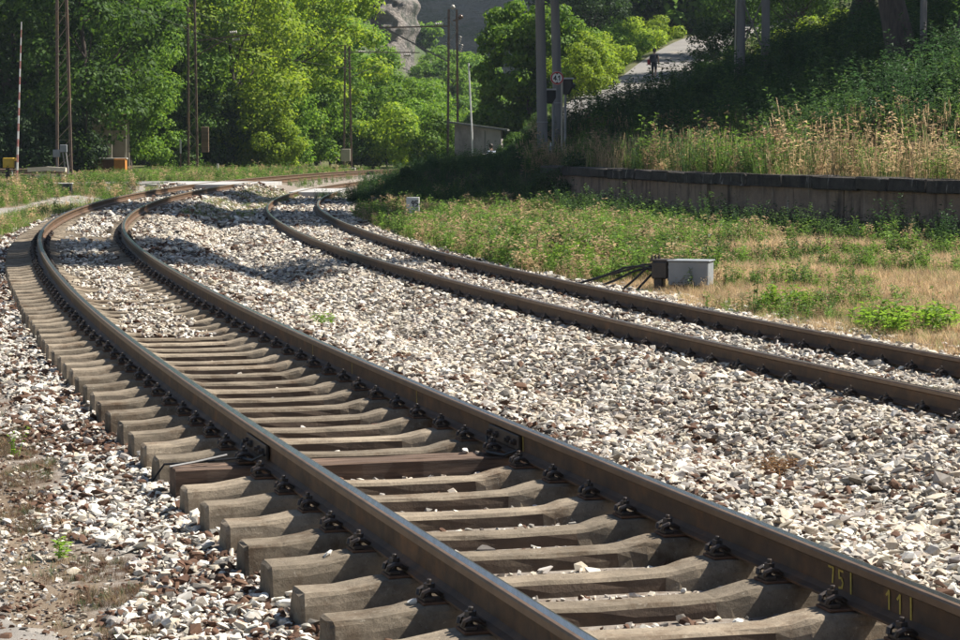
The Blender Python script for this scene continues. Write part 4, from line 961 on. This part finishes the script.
# ------------------------------------------------------------------ platform wall
WP = EDGE[:5]; wall = thing('platform_wall', 'old stained platform wall with blackened overhanging coping stones', 'wall', (float(EDGE[3][0]), float(EDGE[3][1]), -.5))
seg = np.hypot(*(WP[1:]-WP[:-1]).T); cum = np.concatenate([[0], np.cumsum(seg)])
def wall_at(d):
    x = np.interp(d, cum, WP[:,0]); y = np.interp(d, cum, WP[:,1]); h = .3
    x2 = np.interp(d+h, cum, WP[:,0]); y2 = np.interp(d+h, cum, WP[:,1]); x1 = np.interp(d-h, cum, WP[:,0]); y1 = np.interp(d-h, cum, WP[:,1])
    t = Vector((x2-x1, y2-y1, 0)).normalized(); return Vector((x, y, 0)), t, Vector((t.y, -t.x, 0))   # tangent, normal into the bank
inv = Matrix.Translation(wall.location).inverted()
d = 10.0; r = random.Random(9)
while d < cum[-1]-.2:
    L = r.uniform(1.25, 1.9); L = min(L, cum[-1]-d)
    p, t, nrm = wall_at(d+L/2); rz = math.atan2(t.y, t.x)
    mb = MB(); out = r.uniform(.12,.17); dz = r.uniform(-.012,.012)
    mb.box((0,0,0), (L-.025, .62+out, .27), bev=.03)
    vs = []
    for q in mb.v:
        vs.append((q[0]+r.uniform(-.015,.015), q[1]+r.uniform(-.03,.03), q[2]+r.uniform(-.022,.022)))
    mb.v = vs
    o = mb.build('coping_stone', M_COPE, wall); c = p+nrm*(.31-out/2); o.matrix_local = inv @ Matrix.Translation((c.x, c.y, .72+dz)) @ Matrix.Rotation(rz+r.uniform(-.008,.008), 4, 'Z')
    d += L
d = 10.0
while d < cum[-1]-.2:
    L = min(r.uniform(1.5, 2.6), cum[-1]-d); p, t, nrm = wall_at(d+L/2); rz = math.atan2(t.y, t.x)
    mb = MB(); nn_ = 8
    mb.box((0,0,0), (L-.012, .5, 1.5), bev=.012)
    o = mb.build('wall_block', M_WALL, wall); c = p+nrm*(.25+r.uniform(-.015,.015)); o.matrix_local = inv @ Matrix.Translation((c.x, c.y, -.165)) @ Matrix.Rotation(rz, 4, 'Z'); d += L

# ------------------------------------------------------------------ trackside things
p = hit(683, 289); bxo = thing('trackside_box', 'grey metal trackside box with dark cables coming out, beside the second track', 'equipment box', p, -.30)
mb = MB(); mb.box((.12,0,.24), (.60,.42,.36), bev=.012); o = mb.build('housing', M_GREYBOX, bxo)
MB().box((.12,0,.428), (.64,.46,.02), bev=.005).build('lid', M_GREYBOX, bxo)
mb = MB(); mb.box((-.193,-.12,.33), (.03,.035,.05), bev=.005); mb.box((-.193,-.12,.15), (.03,.035,.05), bev=.005); mb.build('hinge', M_DARKBOX, bxo)
mb = MB(); mb.box((.0,-.02,.03), (.24,.34,.08), bev=.01); mb.build('foot', M_RUST, bxo)
mb = MB(); mb.box((.28,.0,.035), (.30,.36,.05), bev=.01); mb.build('base_board', M_TIMBER, bxo)
mb = MB(); mb.box((-.33,.02,.28), (.24,.34,.26), bev=.02); mb.box((-.36,.02,.10), (.14,.22,.2), bev=.02); mb.box((-.30,.02,.425), (.36,.30,.03), bev=.01)
for q in (-.1,.0,.1): mb.lathe([(.02,0),(.02,.05),(.012,.052),(.012,.075)], 6, (-.42+q*.3, q, .43))
mb.build('terminal_frame', M_IRON, bxo)
for k, (e, zz) in enumerate((((-1.75,.22,.02),.30),((-1.3,-.05,.01),.27),((-.85,-.28,.0),.33),((-.62,-.32,.0),.22),((-1.72,.28,.02),.36))):
    a = Vector((-.42,-.06+.05*k-.05,zz)); e = Vector(e); m = a.lerp(e,.35)+Vector((0,0,.10-.02*k)); m2 = a.lerp(e,.7)+Vector((0,0,.02))
    MB().tube([a, a.lerp(m,.5)+Vector((0,0,.03)), m, m2, e, e+Vector((-.15,.05,-.08))], .018, 7).build('cable', M_BLACK, bxo, True)
def marker(px, py, w, h, label, text=None, cat='marker stone'):
    p = hit(px, py); t = thing('marker_stone', label, cat, p, -.12); MB().box((0,0,h/2-.08), (w,.13,h+.16), bev=.015).build('block', M_WHITE if text else M_HUT, t)
    if text:
        mb = MB()
        for i, ch in enumerate(text):
            ribbon(mb, digit(mb, ch, h*.34, w*.24), .03, lambda a, zz, i=i: (-.05+i*w*.29+a+w*.02, -.0685, zz+h*.42))
        mb.build('number', M_SIGNBLACK, t)
    return t
marker(413, 213, .38, .46, 'white painted marker block with black number beside the second track', '95')
marker(376, 205, .34, .26, 'plain grey marker block near the crossing', None)
p = hit(66, 194); t = thing('cable_cabinet', 'low dark cabinet with pale lid in the grass below the ladder-like mast', 'cabinet', p, .1)
MB().box((0,0,.17), (.46,.42,.40), bev=.012).build('housing', M_DARKBOX, t); MB().box((0,0,.385), (.52,.48,.04), bev=.01).build('lid', M_PALETOP, t); MB().box((.05,-.213,.2), (.05,.012,.03)).build('latch', M_IRON, t)

def lattice(name, label, px_b, Y, H, w0, w1, mat, ladder=False, group=None):
    x = px_x(px_b, Y); z = gz(x, Y); t = thing(name, label, 'mast', (x, Y, z), 0, group)
    hw = lambda h: (w0+(w1-w0)*h/H)/2
    for sx in (-1,1):
        mb = MB(); mb.bar((sx*hw(0),0,-.2),(sx*hw(H),0,H), .12, .12); mb.build('leg', mat, t)
    n = int(H/.62); mb = MB(); s = 1
    for k in range(n):
        a, b_ = H*k/n+.1, H*(k+1)/n+.1
        if b_ > H: break
        mb.bar((-s*hw(a),-.065,a),(s*hw(b_),-.065,b_), .08, .02)
        if not ladder: s = -s
        if k % 3 == 0: mb.bar((-hw(a),-.055,a),(hw(a),-.055,a), .05, .015)
    mb.build('lattice', M_LATT, t)
    MB().box((0,0,.02), (w0+.5,.8,.34), bev=.03).build('footing', M_HUT, t)
    return t
def insulator(t, p, ax, mat=M_CERAMIC, L=.45, r=.075):
    mb = MB(); q = Vector((0,0,1)).rotation_difference(Vector(ax).normalized()).to_matrix().to_4x4(); mb.M = Matrix.Translation(p) @ q
    pr = []
    for k in range(4): pr += [(r*.45, L*k/4), (r, L*(k+.35)/4), (r, L*(k+.55)/4), (r*.45, L*(k+.8)/4)]
    mb.lathe(pr, 8); return mb.build('insulator', mat, t, True)
# mast by the hut
mA = lattice('catenary_mast', 'rusty lattice mast with long bracket arms beside the small hut', 453, 122, 8.1, .56, .42, M_MASTRUST)
zt = lambda py, Y, t: at(453, py, Y).z - t.location.z
mb = MB(); mb.bar((-.2,0,zt(26,122,mA)),(-3.9,0,zt(27.5,122,mA)), .07); mb.build('bracket_arm', M_MASTRUST, mA)
mb = MB(); mb.bar((-.2,0,zt(62,122,mA)),(-4.5,0,zt(19,122,mA)), .075); mb.build('bracket_stay', M_POLE, mA)
insulator(mA, (-.95,0,zt(24,122,mA)-.0), (1,0,.05)); insulator(mA, (.30,0,zt(44,122,mA)), (.3,0,1)); insulator(mA, (.38,0,zt(52,122,mA)), (.3,0,1))
MB().lathe([(.04,0),(.11,.04),(.13,.11),(.09,.2),(.03,.24)], 10, (0,0,8.1)).build('cap_insulator', M_CERAMIC, mA, True)
MB().lathe([(.04,0),(.12,.04),(.14,.11),(.10,.2),(.03,.24)], 10, (.42,0,7.58)).build('cap_insulator', M_BROWNCER, mA, True)
MB().bar((0,0,7.5),(.45,0,7.58),.06).build('side_arm', M_MASTRUST, mA)
# slim mast at the wood's edge
mB = lattice('catenary_mast', 'slim rusty lattice mast with a pale box near its foot, against the wood', 348, 146, 7.9, .50, .26, M_MASTRUST)
zb = lambda py: at(348, py, 146).z - mB.location.z
MB().box((-.12,-.16,zb(155)), (.62,.2,.78), bev=.02).build('box', M_CREAM, mB)
MB().bar((.1,0,zb(52)),(4.6,0,zb(52.5)),.06).build('bracket_arm', M_MASTRUST, mB)
MB().bar((.1,0,zb(78)),(1.8,0,zb(66)),.05).build('bracket_stay', M_POLE, mB)
MB().bar((-1.0,0,zb(46)),(.1,0,zb(45)),.05).build('bracket_arm', M_MASTRUST, mB)
MB().bar((-.9,0,zb(67)),(.5,0,zb(68)),.04).build('bracket_arm', M_MASTRUST, mB)
insulator(mB, (.7,0,zb(51.5)), (1,0,0)); insulator(mB, (3.6,0,zb(55)), (1,0,0), r=.11)
# ladder-like mast on the left
mC_ = lattice('catenary_mast', 'tall ladder-like lattice mast with two grey switch boxes, next to the barrier', 65, 104, 10.2, .66, .38, M_MASTRUST, True)
for bx_, bz_ in ((-.30,1.40),(.02,1.62)):
    MB().box((bx_,-.16,bz_), (.32,.16,.34), bev=.015).build('switch_box', M_GREYBOX, mC_)
for a, b_ in (((-.3,-.16,1.22),(-.28,-.16,.2)),((-.02,-.16,1.44),(.1,-.16,.0)),((.12,-.16,1.44),(.22,-.16,.0))): MB().tube([a, Vector(a).lerp(Vector(b_),.5)+Vector((.04,0,0)), b_], .035, 7).build('conduit', M_MASTGREY, mC_)
# mast with the hanging panel
mD = lattice('catenary_mast', 'rusty two-legged mast with a brown hanging panel beside its legs', 193.5, 131, 10.6, .52, .36, M_MASTRUST)
MB().box((.72,-.05,at(0,139.5,131).z-mD.location.z), (.42,.16,1.45), bev=.02).build('panel', M_TIMBER, mD)
MB().bar((.2,0,at(0,132,131).z-mD.location.z),(.75,0,at(0,132,131).z-mD.location.z), .05).build('side_arm', M_MASTRUST, mD)
mb = MB(); zz = at(0,41,131).z-mD.location.z; mb.bar((.1,0,zz),(3.4,-.5,zz+.35),.08); mb.bar((.1,0,zz-.9),(2.0,-.4,zz+.1),.07); mb.build('bracket_arm', M_MASTRUST, mD)
insulator(mD, (2.2,-.4,zz+.45), (1,0,.1), r=.1); insulator(mD, (2.35,-.4,zz+.05), (1,0,.1), r=.09)
MB().tube([(-.68,-.1,-.1),(-.68,-.1,1.25)], .04, 8).build('stake', M_TIMBER, mD); MB().tube([(-.68,-.1,1.25),(-.68,-.1,2.05)], .05, 8).build('white_post', M_WHITE, mD)
mb = MB(); mb.box((1.25,-.2,.05), (.5,.5,.3), bev=.03); mb.build('footing', M_HUT, mD); MB().box((1.45,-.3,.42), (.12,.1,.5)).build('stub', M_WHITE, mD)

# wires
def wire(label, pts, sag, r=.005):
    P = []
    for a, b_ in zip(pts[:-1], pts[1:]):
        for k in range(8):
            t_ = k/8; q = Vector(a).lerp(Vector(b_), t_); q.z -= sag*4*t_*(1-t_); P.append(q)
    P.append(Vector(pts[-1])); o = MB().tube(P, r, 5).build('overhead_wire', M_WIRE); return tag(o, label, 'wire', 'overhead wires')
xa, ya, _ = T1.at(122-14, 0); 
for dz, sg in ((5.3,.05),(6.5,.6)):
    wire('thin overhead wire hanging above the curved tracks', [(float(T1.at(s_)[0]), float(T1.at(s_)[1]), dz) for s_ in (10,48,84,112,126)], sg)
    wire('thin overhead wire hanging above the curved tracks', [(float(T2.at(s_)[0]), float(T2.at(s_)[1]), dz-.25) for s_ in (0,38,74,104,120)], sg)
0 and wire('thin line wire running past the mast by the hut', [(9,70,11),(-.9,122,zt(44,122,mA)+mA.location.z+.3),(-9,190,9)], .5)

# barrier
bp = hit(16, 184); bp = Vector((px_x(17,98), 98, gz(px_x(17,98),98)))
bar = thing('level_crossing_barrier', 'raised red and white barrier pole with yellow drive box', 'barrier', bp, 0)
MB().box((-.30,0,1.02), (.46,.36,.42), bev=.02).build('drive_box', M_YELLOW, bar)
MB().box((-.01,-.03,1.02), (.10,.34,.40), bev=.015).build('drive_box_door', M_YELLOW, bar)
MB().box((-.36,0,.38), (.14,.14,.9), bev=.01).build('pedestal', M_BLACK, bar)
for q in (-.16, .02): MB().box((q,-.05,.3), (.05,.05,.8)).build('leg', M_WHITE, bar)
a = Vector((.05,-.2,.05)); b_ = Vector((.05+.32,-.2,7.0)); n = 21
for k in range(n):
    p0, p1 = a.lerp(b_, k/n), a.lerp(b_, (k+1)/n)
    MB().tube([p0, p1], [.052-.0015*k, .0505-.0015*k], 8).build('boom_section', M_FADERED if k % 2 else M_WHITE, bar)
MB().box((.05,-.12,.95), (.16,.2,.3), bev=.02).build('pivot', M_IRON, bar)
MB().box((-.15,0,-.06), (.95,.6,.14), bev=.02).build('footing', M_HUT, bar)
# timber and pale beams
for k, (ox, oz, L, rr) in enumerate(((0,.12,4.6,.0),(.3,.12,4.4,.02),(-.2,.37,4.3,-.02),(.2,.37,4.2,.01),(0,.60,3.9,.0))):
    xx = px_x(24,103)+ox; o = MB().box((0,0,0), (L,.24,.23), bev=.03).build('timber_beam', M_TIMBER); yy = 103+(.3 if k in (1,3) else 0)+(.15 if k == 4 else 0)
    o.location = (xx, yy, gz(xx,103)+oz); o.rotation_euler = (0,0,rr); tag(o, 'brown timber beam in the stack behind the barrier', 'timber', 'stacked timber beams')
for k in range(2):
    mb = MB(); n = 8
    for i in range(n):
        x0, x1 = -.82+1.64*i/n, -.82+1.64*(i+1)/n; z0, z1 = .06*(1-abs(x0)), .06*(1-abs(x1))
        mb.bar((x0,0,z0),(x1+.005,0,z1), .3, .18)
    xx = px_x(47,99.5); o = mb.build('pale_beam', M_PALEBEAM); o.location = (xx+.04*k, 99.5, gz(xx,99.5)+.36+.32*k)
    tag(o, ('lower' if k == 0 else 'upper')+' of two pale bowed beams lying in front of the timber stack', 'beam')
t = thing('trestle', 'dark trestle blocks carrying the pale bowed beams', 'trestle', (xx, 99.5, gz(xx,99.5)))
for q in (-.55,.55):
    MB().box((q,.0,.09), (.18,.4,.22)).build('block', M_TIMBER, t); MB().box((q,.0,.46), (.14,.3,.10)).build('block', M_TIMBER, t)

# kiosk and brown shed under the trees
Yk = 123; kx = px_x(109,Yk); k_ = thing('kiosk', 'small orange and cream kiosk under the trees', 'kiosk', (kx,Yk,gz(kx,Yk)), .05)
MB().box((-.35,0,.48), (1.35,.12,.98), bev=.01).build('counter_wall', M_BROWN, k_); MB().box((.68,-.2,.50), (.60,.9,1.0), bev=.01).build('side_wall', M_ORANGE, k_)
MB().box((0,-.2,1.03), (2.1,.6,.07), bev=.01).build('counter', M_PALETOP, k_); MB().box((0,1.4,1.6), (2.0,.1,3.3), bev=.01).build('back_wall', M_CREAM, k_)
for q in (-.95,.18,.95): MB().box((q,-.1,2.15), (.10,.10,2.2)).build('post', M_CREAM, k_)
MB().box((-.4,.1,1.45), (.75,.04,.7)).build('window', M_GLASS, k_); MB().box((0,.5,3.32), (2.7,2.7,.14), bev=.02).build('roof', M_BROWN, k_)
Ys = 124; sx_ = px_x(58,Ys); k_ = thing('shed', 'dark brown brick shed behind the ladder-like mast', 'shed', (sx_,Ys,gz(sx_,Ys)), 0)
MB().box((0,0,1.3), (2.0,2.0,2.7)).build('wall', M_BROWN, k_); MB().box((0,0,2.72), (2.4,2.4,.16), bev=.02).build('roof', M_HUTROOF, k_); MB().box((-.3,-1.02,.95), (.8,.05,1.9)).build('door', M_TIMBER, k_)

# hut
Yh = 117; hx = px_x(479,Yh); hz_ = at(479,160,Yh).z; hut = thing('hut', 'small grey rendered hut with a sloping flat roof beside the lattice mast', 'hut', (hx,Yh,hz_-.2), -.05)
mb = MB(); w2, d2 = 1.18, 1.1
mb.add([(-w2,-d2,-.6),(w2,-d2,-.6),(w2,d2,-.6),(-w2,d2,-.6),(-w2,-d2,2.02),(w2,-d2,1.70),(w2,d2,1.70),(-w2,d2,2.02)], [(3,2,1,0),(4,5,6,7),(0,1,5,4),(1,2,6,5),(2,3,7,6),(3,0,4,7)]); mb.build('wall', M_HUT, hut)
mb = MB(); mb.box((.02,-.1,1.92), (3.0,2.7,.10), ry=math.atan2(.32,2.36), bev=.01); mb.build('roof', M_HUTROOF, hut)
MB().box((.35,-1.11,.9), (.03,.03,1.6)).build('render_joint', M_HUTROOF, hut)
pp = Vector((px_x(471,115.4),115.4,0)); o = thing('white_pole', 'thin white pole standing in front of the grey hut', 'pole', (pp.x,pp.y,hz_-.1))
z_top = at(471,63,115.4).z-hz_+.1; z_bot = at(473,133,115.4).z-hz_+.1
MB().tube([(.1,0,-.5),(.05,0,z_bot),(-.12,0,z_top)], [.04,.045,.04], 8).build('shaft', M_WHITE, o); MB().box((-.05,.0,z_top-.2), (.16,.05,.12)).build('bracket', M_IRON, o)
sl = MB().box((0,0,0), (3.0,.45,.16), ry=math.radians(-7), bev=.02).build('stone_ledge', M_HUT); q = at(492,154.5,112); sl.location = q; tag(sl, 'tilted pale stone ledge in front of the grey hut', 'ledge')
gzl = gz(q.x, q.y)
q2 = at(486,160,84); o = thing('short_post', 'short dark post with a pale cap in the shaded bank below the hut', 'post', (q2.x, q2.y, gz(q2.x,q2.y)-.05))
hh = q2.z-o.location.z; MB().tube([(.02,0,-.3),(0,0,hh)], .05, 8).build('shaft', M_BLACK, o); MB().box((0,0,hh+.06), (.30,.22,.16), bev=.02).build('cap', M_PALETOP, o)

# ------------------------------------------------------------------ poles, signals and the height sign
def pole(label, px, Y, r, H, name='utility_pole', pxt=None, mat=None):
    x = px_x(px,Y); z = gz(x,Y); o = thing(name, label, 'pole', (x,Y,z)); dx = (px_x(pxt,Y)-x) if pxt else 0
    MB().tube([(0,0,-.4),(dx*.5,0,H*.5),(dx,0,H)], [r*1.1,r*.98,r*.82], 12).build('shaft', mat or M_POLE, o, True)
    MB().lathe([(r*1.2,0),(r*1.16,.03)], 12, (dx*.16,0,H*.16)).build('band', M_MASTGREY, o)
    MB().bar((dx-.7,0,H-.5),(dx+.7,0,H-.5),.09).build('cross_arm', M_MASTGREY, o)
    for q in (-.6,0,.6): MB().lathe([(.03,0),(.05,.04),(.05,.1),(.02,.14)], 8, (dx+q,0,H-.45)).build('insulator', M_CERAMIC, o)
    return o
pole('thicker of two tall grey poles, on the hut side of the round sign', 543, 77, .165, 9.5, pxt=537)
pole('slimmer of two tall grey poles, directly behind the round sign', 559, 80, .155, 9.5, pxt=550)
Yp = 76; sx = px_x(561,Yp); sg = thing('height_limit_sign', 'round red bordered height limit sign on a thin post', 'road sign', (sx,Yp,gz(sx,Yp)))
cz = at(557,78,Yp); zc = cz.z-sg.location.z; dx = cz.x-sx
MB().tube([(.02,0,-.3),(.02,0,zc+.1)], .03, 8).build('post', M_CREAM, sg)
def disc(mb, c, r0, r1, y, n=28):
    V = [(c[0]+r0*math.cos(2*PI*k/n), y, c[1]+r0*math.sin(2*PI*k/n)) for k in range(n)]+[(c[0]+r1*math.cos(2*PI*k/n), y, c[1]+r1*math.sin(2*PI*k/n)) for k in range(n)]
    return mb.add(V, [(k,(k+1)%n,n+(k+1)%n,n+k) for k in range(n)])
mb = MB(); mb.M = Matrix.Translation((dx,-.05,zc)) @ Matrix.Rotation(PI/2, 4, 'X'); mb.lathe([(.215,-.008),(.22,0),(.215,.006)], 28); mb.build('plate', M_WHITE, sg)
disc(MB(), (dx,zc), .165, .214, -.062).build('red_border', M_RED, sg)
mb = MB(); ribbon(mb, [(x,y) for x,y in digit(mb,'4',.15,.10)], .032, lambda a,z_: (dx-.115+a,-.063,zc-.075+z_)); ribbon(mb, digit(mb,'1',.15,.09), .032, lambda a,z_: (dx+.035+a,-.063,zc-.075+z_))
mb.add([(dx-.005,-.063,zc-.075),(dx+.02,-.063,zc-.075),(dx+.02,-.063,zc-.05),(dx-.005,-.063,zc-.05)], [(0,1,2,3)])
mb.add([(dx-.05,-.0635,zc+.165),(dx,-.0635,zc+.11),(dx+.05,-.0635,zc+.165)], [(0,1,2)]); mb.add([(dx-.05,-.0635,zc-.165),(dx+.05,-.0635,zc-.165),(dx,-.0635,zc-.11)], [(0,1,2)])
mb.build('lettering', M_SIGNBLACK, sg)
def signal(label, px, py, Y, w, h, rz, postpx, lit=False):
    x = px_x(postpx,Y); z = gz(x,Y); o = thing('crossing_signal', label, 'traffic signal', (x,Y,z), 0); c = at(px,py,Y)-Vector((x,Y,z))
    MB().tube([(0,.1,-.3),(0,.1,c.z+.2)], .045, 8).build('post', M_MASTGREY, o)
    mb = MB(); V = []
    for yy in (-.04,.04): V += [(-w/2,yy,h/2),(w/2,yy,h/2),(w/2,yy,-h*.05),(w*.12,yy,-h/2),(-w/2,yy,-h/2+.02)]
    mb.M = Matrix.Translation(c) @ Matrix.Rotation(rz, 4, 'Z'); mb.add(V, [(4,3,2,1,0),(5,6,7,8,9)]+[(k,(k+1)%5,5+(k+1)%5,5+k) for k in range(5)]); mb.build('backboard', M_BLACK, o)
    for q, rr in ((-.12,.09),(.12,.09)):
        mb = MB(); mb.M = Matrix.Translation(c) @ Matrix.Rotation(rz, 4, 'Z') @ Matrix.Translation((q*w*1.4,.06,.05)) @ Matrix.Rotation(-PI/2, 4, 'X'); mb.lathe([(rr*.8,0),(rr,.05),(rr,.16),(rr*.9,.17)], 12); mb.build('lamp_housing', M_BLACK, o)
    MB().box((c.x,-.0,c.z+h/2+.03), (w*1.05,.2,.05)).build('top_rim', M_PALETOP, o)
    return o
signal('black crossing signal with a notched backboard between the two grey poles', 550.5, 97, 78, .36, .46, .15, 553)
signal('black crossing signal standing taller, on the road side of the round sign', 567.5, 87, 77, .40, .52, -.75, 565)
o = thing('leaning_panel', 'pale leaning strip post at the foot of the two grey poles', 'post', (px_x(546,76),76,gz(px_x(546,76),76)))
mb = MB(); mb.bar((-.12,0,-.1),(.12,0,.75),.16,.05); mb.build('panel', M_MASTGREY, o); MB().bar((.16,.05,-.1),(.16,.05,.85),.06).build('stake', M_WHITE, o)
pa = Vector((px_x(739,80), 80, gz(px_x(739,80),80))); fr = thing('braced_pole_frame', 'pair of grey poles joined by crossed braces on the shady bank', 'pole', (pa.x,pa.y,pa.z))
off = px_x(764,pa.y)-pa.x; zb2 = gz(pa.x+off, pa.y)-pa.z
for q, zq in ((0,0),(off,zb2)): MB().tube([(q,0,zq-.4),(q-(.05*off if q else -.05*off),0,8.5)], [.155,.125], 10).build('pole', M_POLE, fr, True)
mb = MB(); mb.bar((.06,.16,1.2),(off-.06,.16,3.0),.05); mb.bar((off-.06,-.16,1.0),(.06,-.16,2.8),.05); mb.build('brace', M_POLE, fr); MB().tube([(-.22,-.1,-.3),(-.1,-.1,8)], .03, 6).build('conduit', M_CREAM, fr)
pq = Vector((px_x(921,69),69,0)); o = thing('slim_pole', 'slim grey pole beside the thick dark trunk on the bank', 'pole', (pq.x,pq.y,gz(pq.x,pq.y))); MB().tube([(0,0,-.3),(-.1,0,9)], [.11,.08], 10).build('shaft', M_POLE, o, True); MB().box((-.1,0,8.6), (.9,.08,.08)).build('cross_arm', M_POLE, o)

# ------------------------------------------------------------------ people
def skinned(name, verts, edges, radii, mat, parent, root=0):
    me = bpy.data.meshes.new(name); me.from_pydata(verts, edges, []); o = bpy.data.objects.new(name, me); COL.objects.link(o)
    o.modifiers.new('skin', 'SKIN'); sv = me.skin_vertices[0].data
    for i, r_ in enumerate(radii): sv[i].radius = (r_, r_) if not isinstance(r_, tuple) else r_
    sv[root].use_root = True
    s_ = o.modifiers.new('sub', 'SUBSURF'); s_.levels = 2; s_.render_levels = 2
    dg = bpy.context.evaluated_depsgraph_get(); m2 = bpy.data.meshes.new_from_object(o.evaluated_get(dg))
    bpy.data.objects.remove(o); m2.materials.clear()
    for q in (mat if isinstance(mat, (list,tuple)) else [mat]): m2.materials.append(q)
    m2.polygons.foreach_set('use_smooth', [True]*len(m2.polygons)); return link(name, m2, parent)
def paint(o, rules):
    for p_ in o.data.polygons:
        c = p_.center
        for i, f in enumerate(rules):
            if f(c): p_.material_index = i+0; break
def hiker(loc):
    t = thing('person', 'person in dark shorts walking up the hill road with a backpack and red bag', 'person', loc, -.35)
    v = [(0,0,.93),(0,0,1.12),(0,.02,1.36),(0,.03,1.48),(0,.04,1.56),(0,.05,1.66),(0,.05,1.74),
         (-.10,0,.88),(-.11,.10,.50),(-.11,.03,.10),(-.11,.17,.04), (.10,0,.88),(.11,-.06,.50),(.11,-.20,.12),(.11,-.08,.03),
         (-.19,.02,1.40),(-.26,-.03,1.13),(-.25,.08,.90),(-.25,.11,.82), (.19,.02,1.40),(.26,-.02,1.13),(.26,.08,.91),(.26,.11,.83)]
    e = [(0,1),(1,2),(2,3),(3,4),(4,5),(5,6),(0,7),(7,8),(8,9),(9,10),(0,11),(11,12),(12,13),(13,14),(2,15),(15,16),(16,17),(17,18),(2,19),(19,20),(20,21),(21,22)]
    r_ = [.15,.135,.155,.08,.06,.095,.07,.10,.065,.045,.035,.10,.065,.045,.035,.07,.048,.036,.03,.07,.048,.036,.03]
    b_ = skinned('body', v, e, r_, [M_DARKCLOTH, M_SKIN], t)
    paint(b_, [lambda c: (.58 < c.z < 1.46 and abs(c.x) < .24) or c.z < .12, lambda c: True])
    mb = MB(); mb.lathe([(.02,1.80),(.09,1.77),(.112,1.70),(.105,1.63),(.07,1.58)], 12, (0,.03,0)); mb.build('hair', M_HAIR, t, True)
    MB().box((0,-.20,1.20), (.32,.20,.46), bev=.06, taper=.85).build('backpack', M_DARKCLOTH, t); MB().box((-.30,.0,1.02), (.16,.24,.32), bev=.04).build('shoulder_bag', M_REDCLOTH, t)
    return t
hp = hit(654, 80.5, 100, 200); hiker((hp.x, hp.y, hp.z+.03))
def sitter():
    q = at(491,150,113); base = Vector((q.x+.05, 113.0, q.z-.62)); t = thing('person', 'person in a pale shirt sitting in front of the grey hut', 'person', base, .6)
    v = [(0,0,.10),(0,.02,.30),(0,.05,.52),(0,.08,.62),(0,.10,.70),(0,.12,.80),(0,.12,.87),(-.1,.06,.08),(-.14,.46,.14),(-.14,.52,-.30),(-.14,.66,-.34),(.1,.06,.08),(.14,.46,.14),(.14,.50,-.30),(.14,.64,-.34),(-.19,.04,.54),(-.24,.16,.30),(-.14,.38,.22),(-.12,.46,.20),(.19,.04,.54),(.24,.16,.30),(.14,.38,.22),(.12,.46,.20)]
    e = [(0,1),(1,2),(2,3),(3,4),(4,5),(5,6),(0,7),(7,8),(8,9),(9,10),(0,11),(11,12),(12,13),(13,14),(2,15),(15,16),(16,17),(17,18),(2,19),(19,20),(20,21),(21,22)]
    r_ = [.16,.14,.155,.08,.06,.095,.07,.10,.07,.05,.04,.10,.07,.05,.04,.07,.05,.037,.03,.07,.05,.037,.03]
    b_ = skinned('body', v, e, r_, [M_SHIRT, M_SKIN, M_DARKCLOTH], t)
    for p_ in b_.data.polygons:
        c = p_.center; p_.material_index = 1 if (c.z > .62 or (c.y > .25 and c.z > .17 and abs(c.x) < .2 and c.z < .32 and c.y > .33)) else 2 if c.z < .18 else 0
    MB().lathe([(.02,.94),(.09,.91),(.112,.84),(.10,.77),(.06,.73)], 12, (0,.10,0)).build('hair', M_HAIR, t, True)
    st = MB(); st.box((0,-.02,-.16), (.5,.42,.16), bev=.02); st.box((0,-.02,-.34), (.4,.34,.28), bev=.02)
    o = st.build('flat_rock', M_HUT); o.location = base+Vector((0,0,.0)); o.rotation_euler = (0,0,.6); tag(o, 'rough flat rock under the sitting person by the hut', 'rock')
sitter()

# ------------------------------------------------------------------ hazy air
m, nt, b = new_mat('thin_haze'); nt.nodes.remove(b); pv = nt.nodes.new('ShaderNodeVolumePrincipled')
pv.inputs['Color'].default_value = (.72,.84,1,1); pv.inputs['Density'].default_value = .00015; pv.inputs['Anisotropy'].default_value = .2
nt.links.new(pv.outputs[0], nt.nodes['Material Output'].inputs['Volume'])
HAZE = True
if HAZE:
    hzb = MB().box((0,1270,73), (5100,3600,150)).build('haze', m); tag(hzb, kind='stuff')
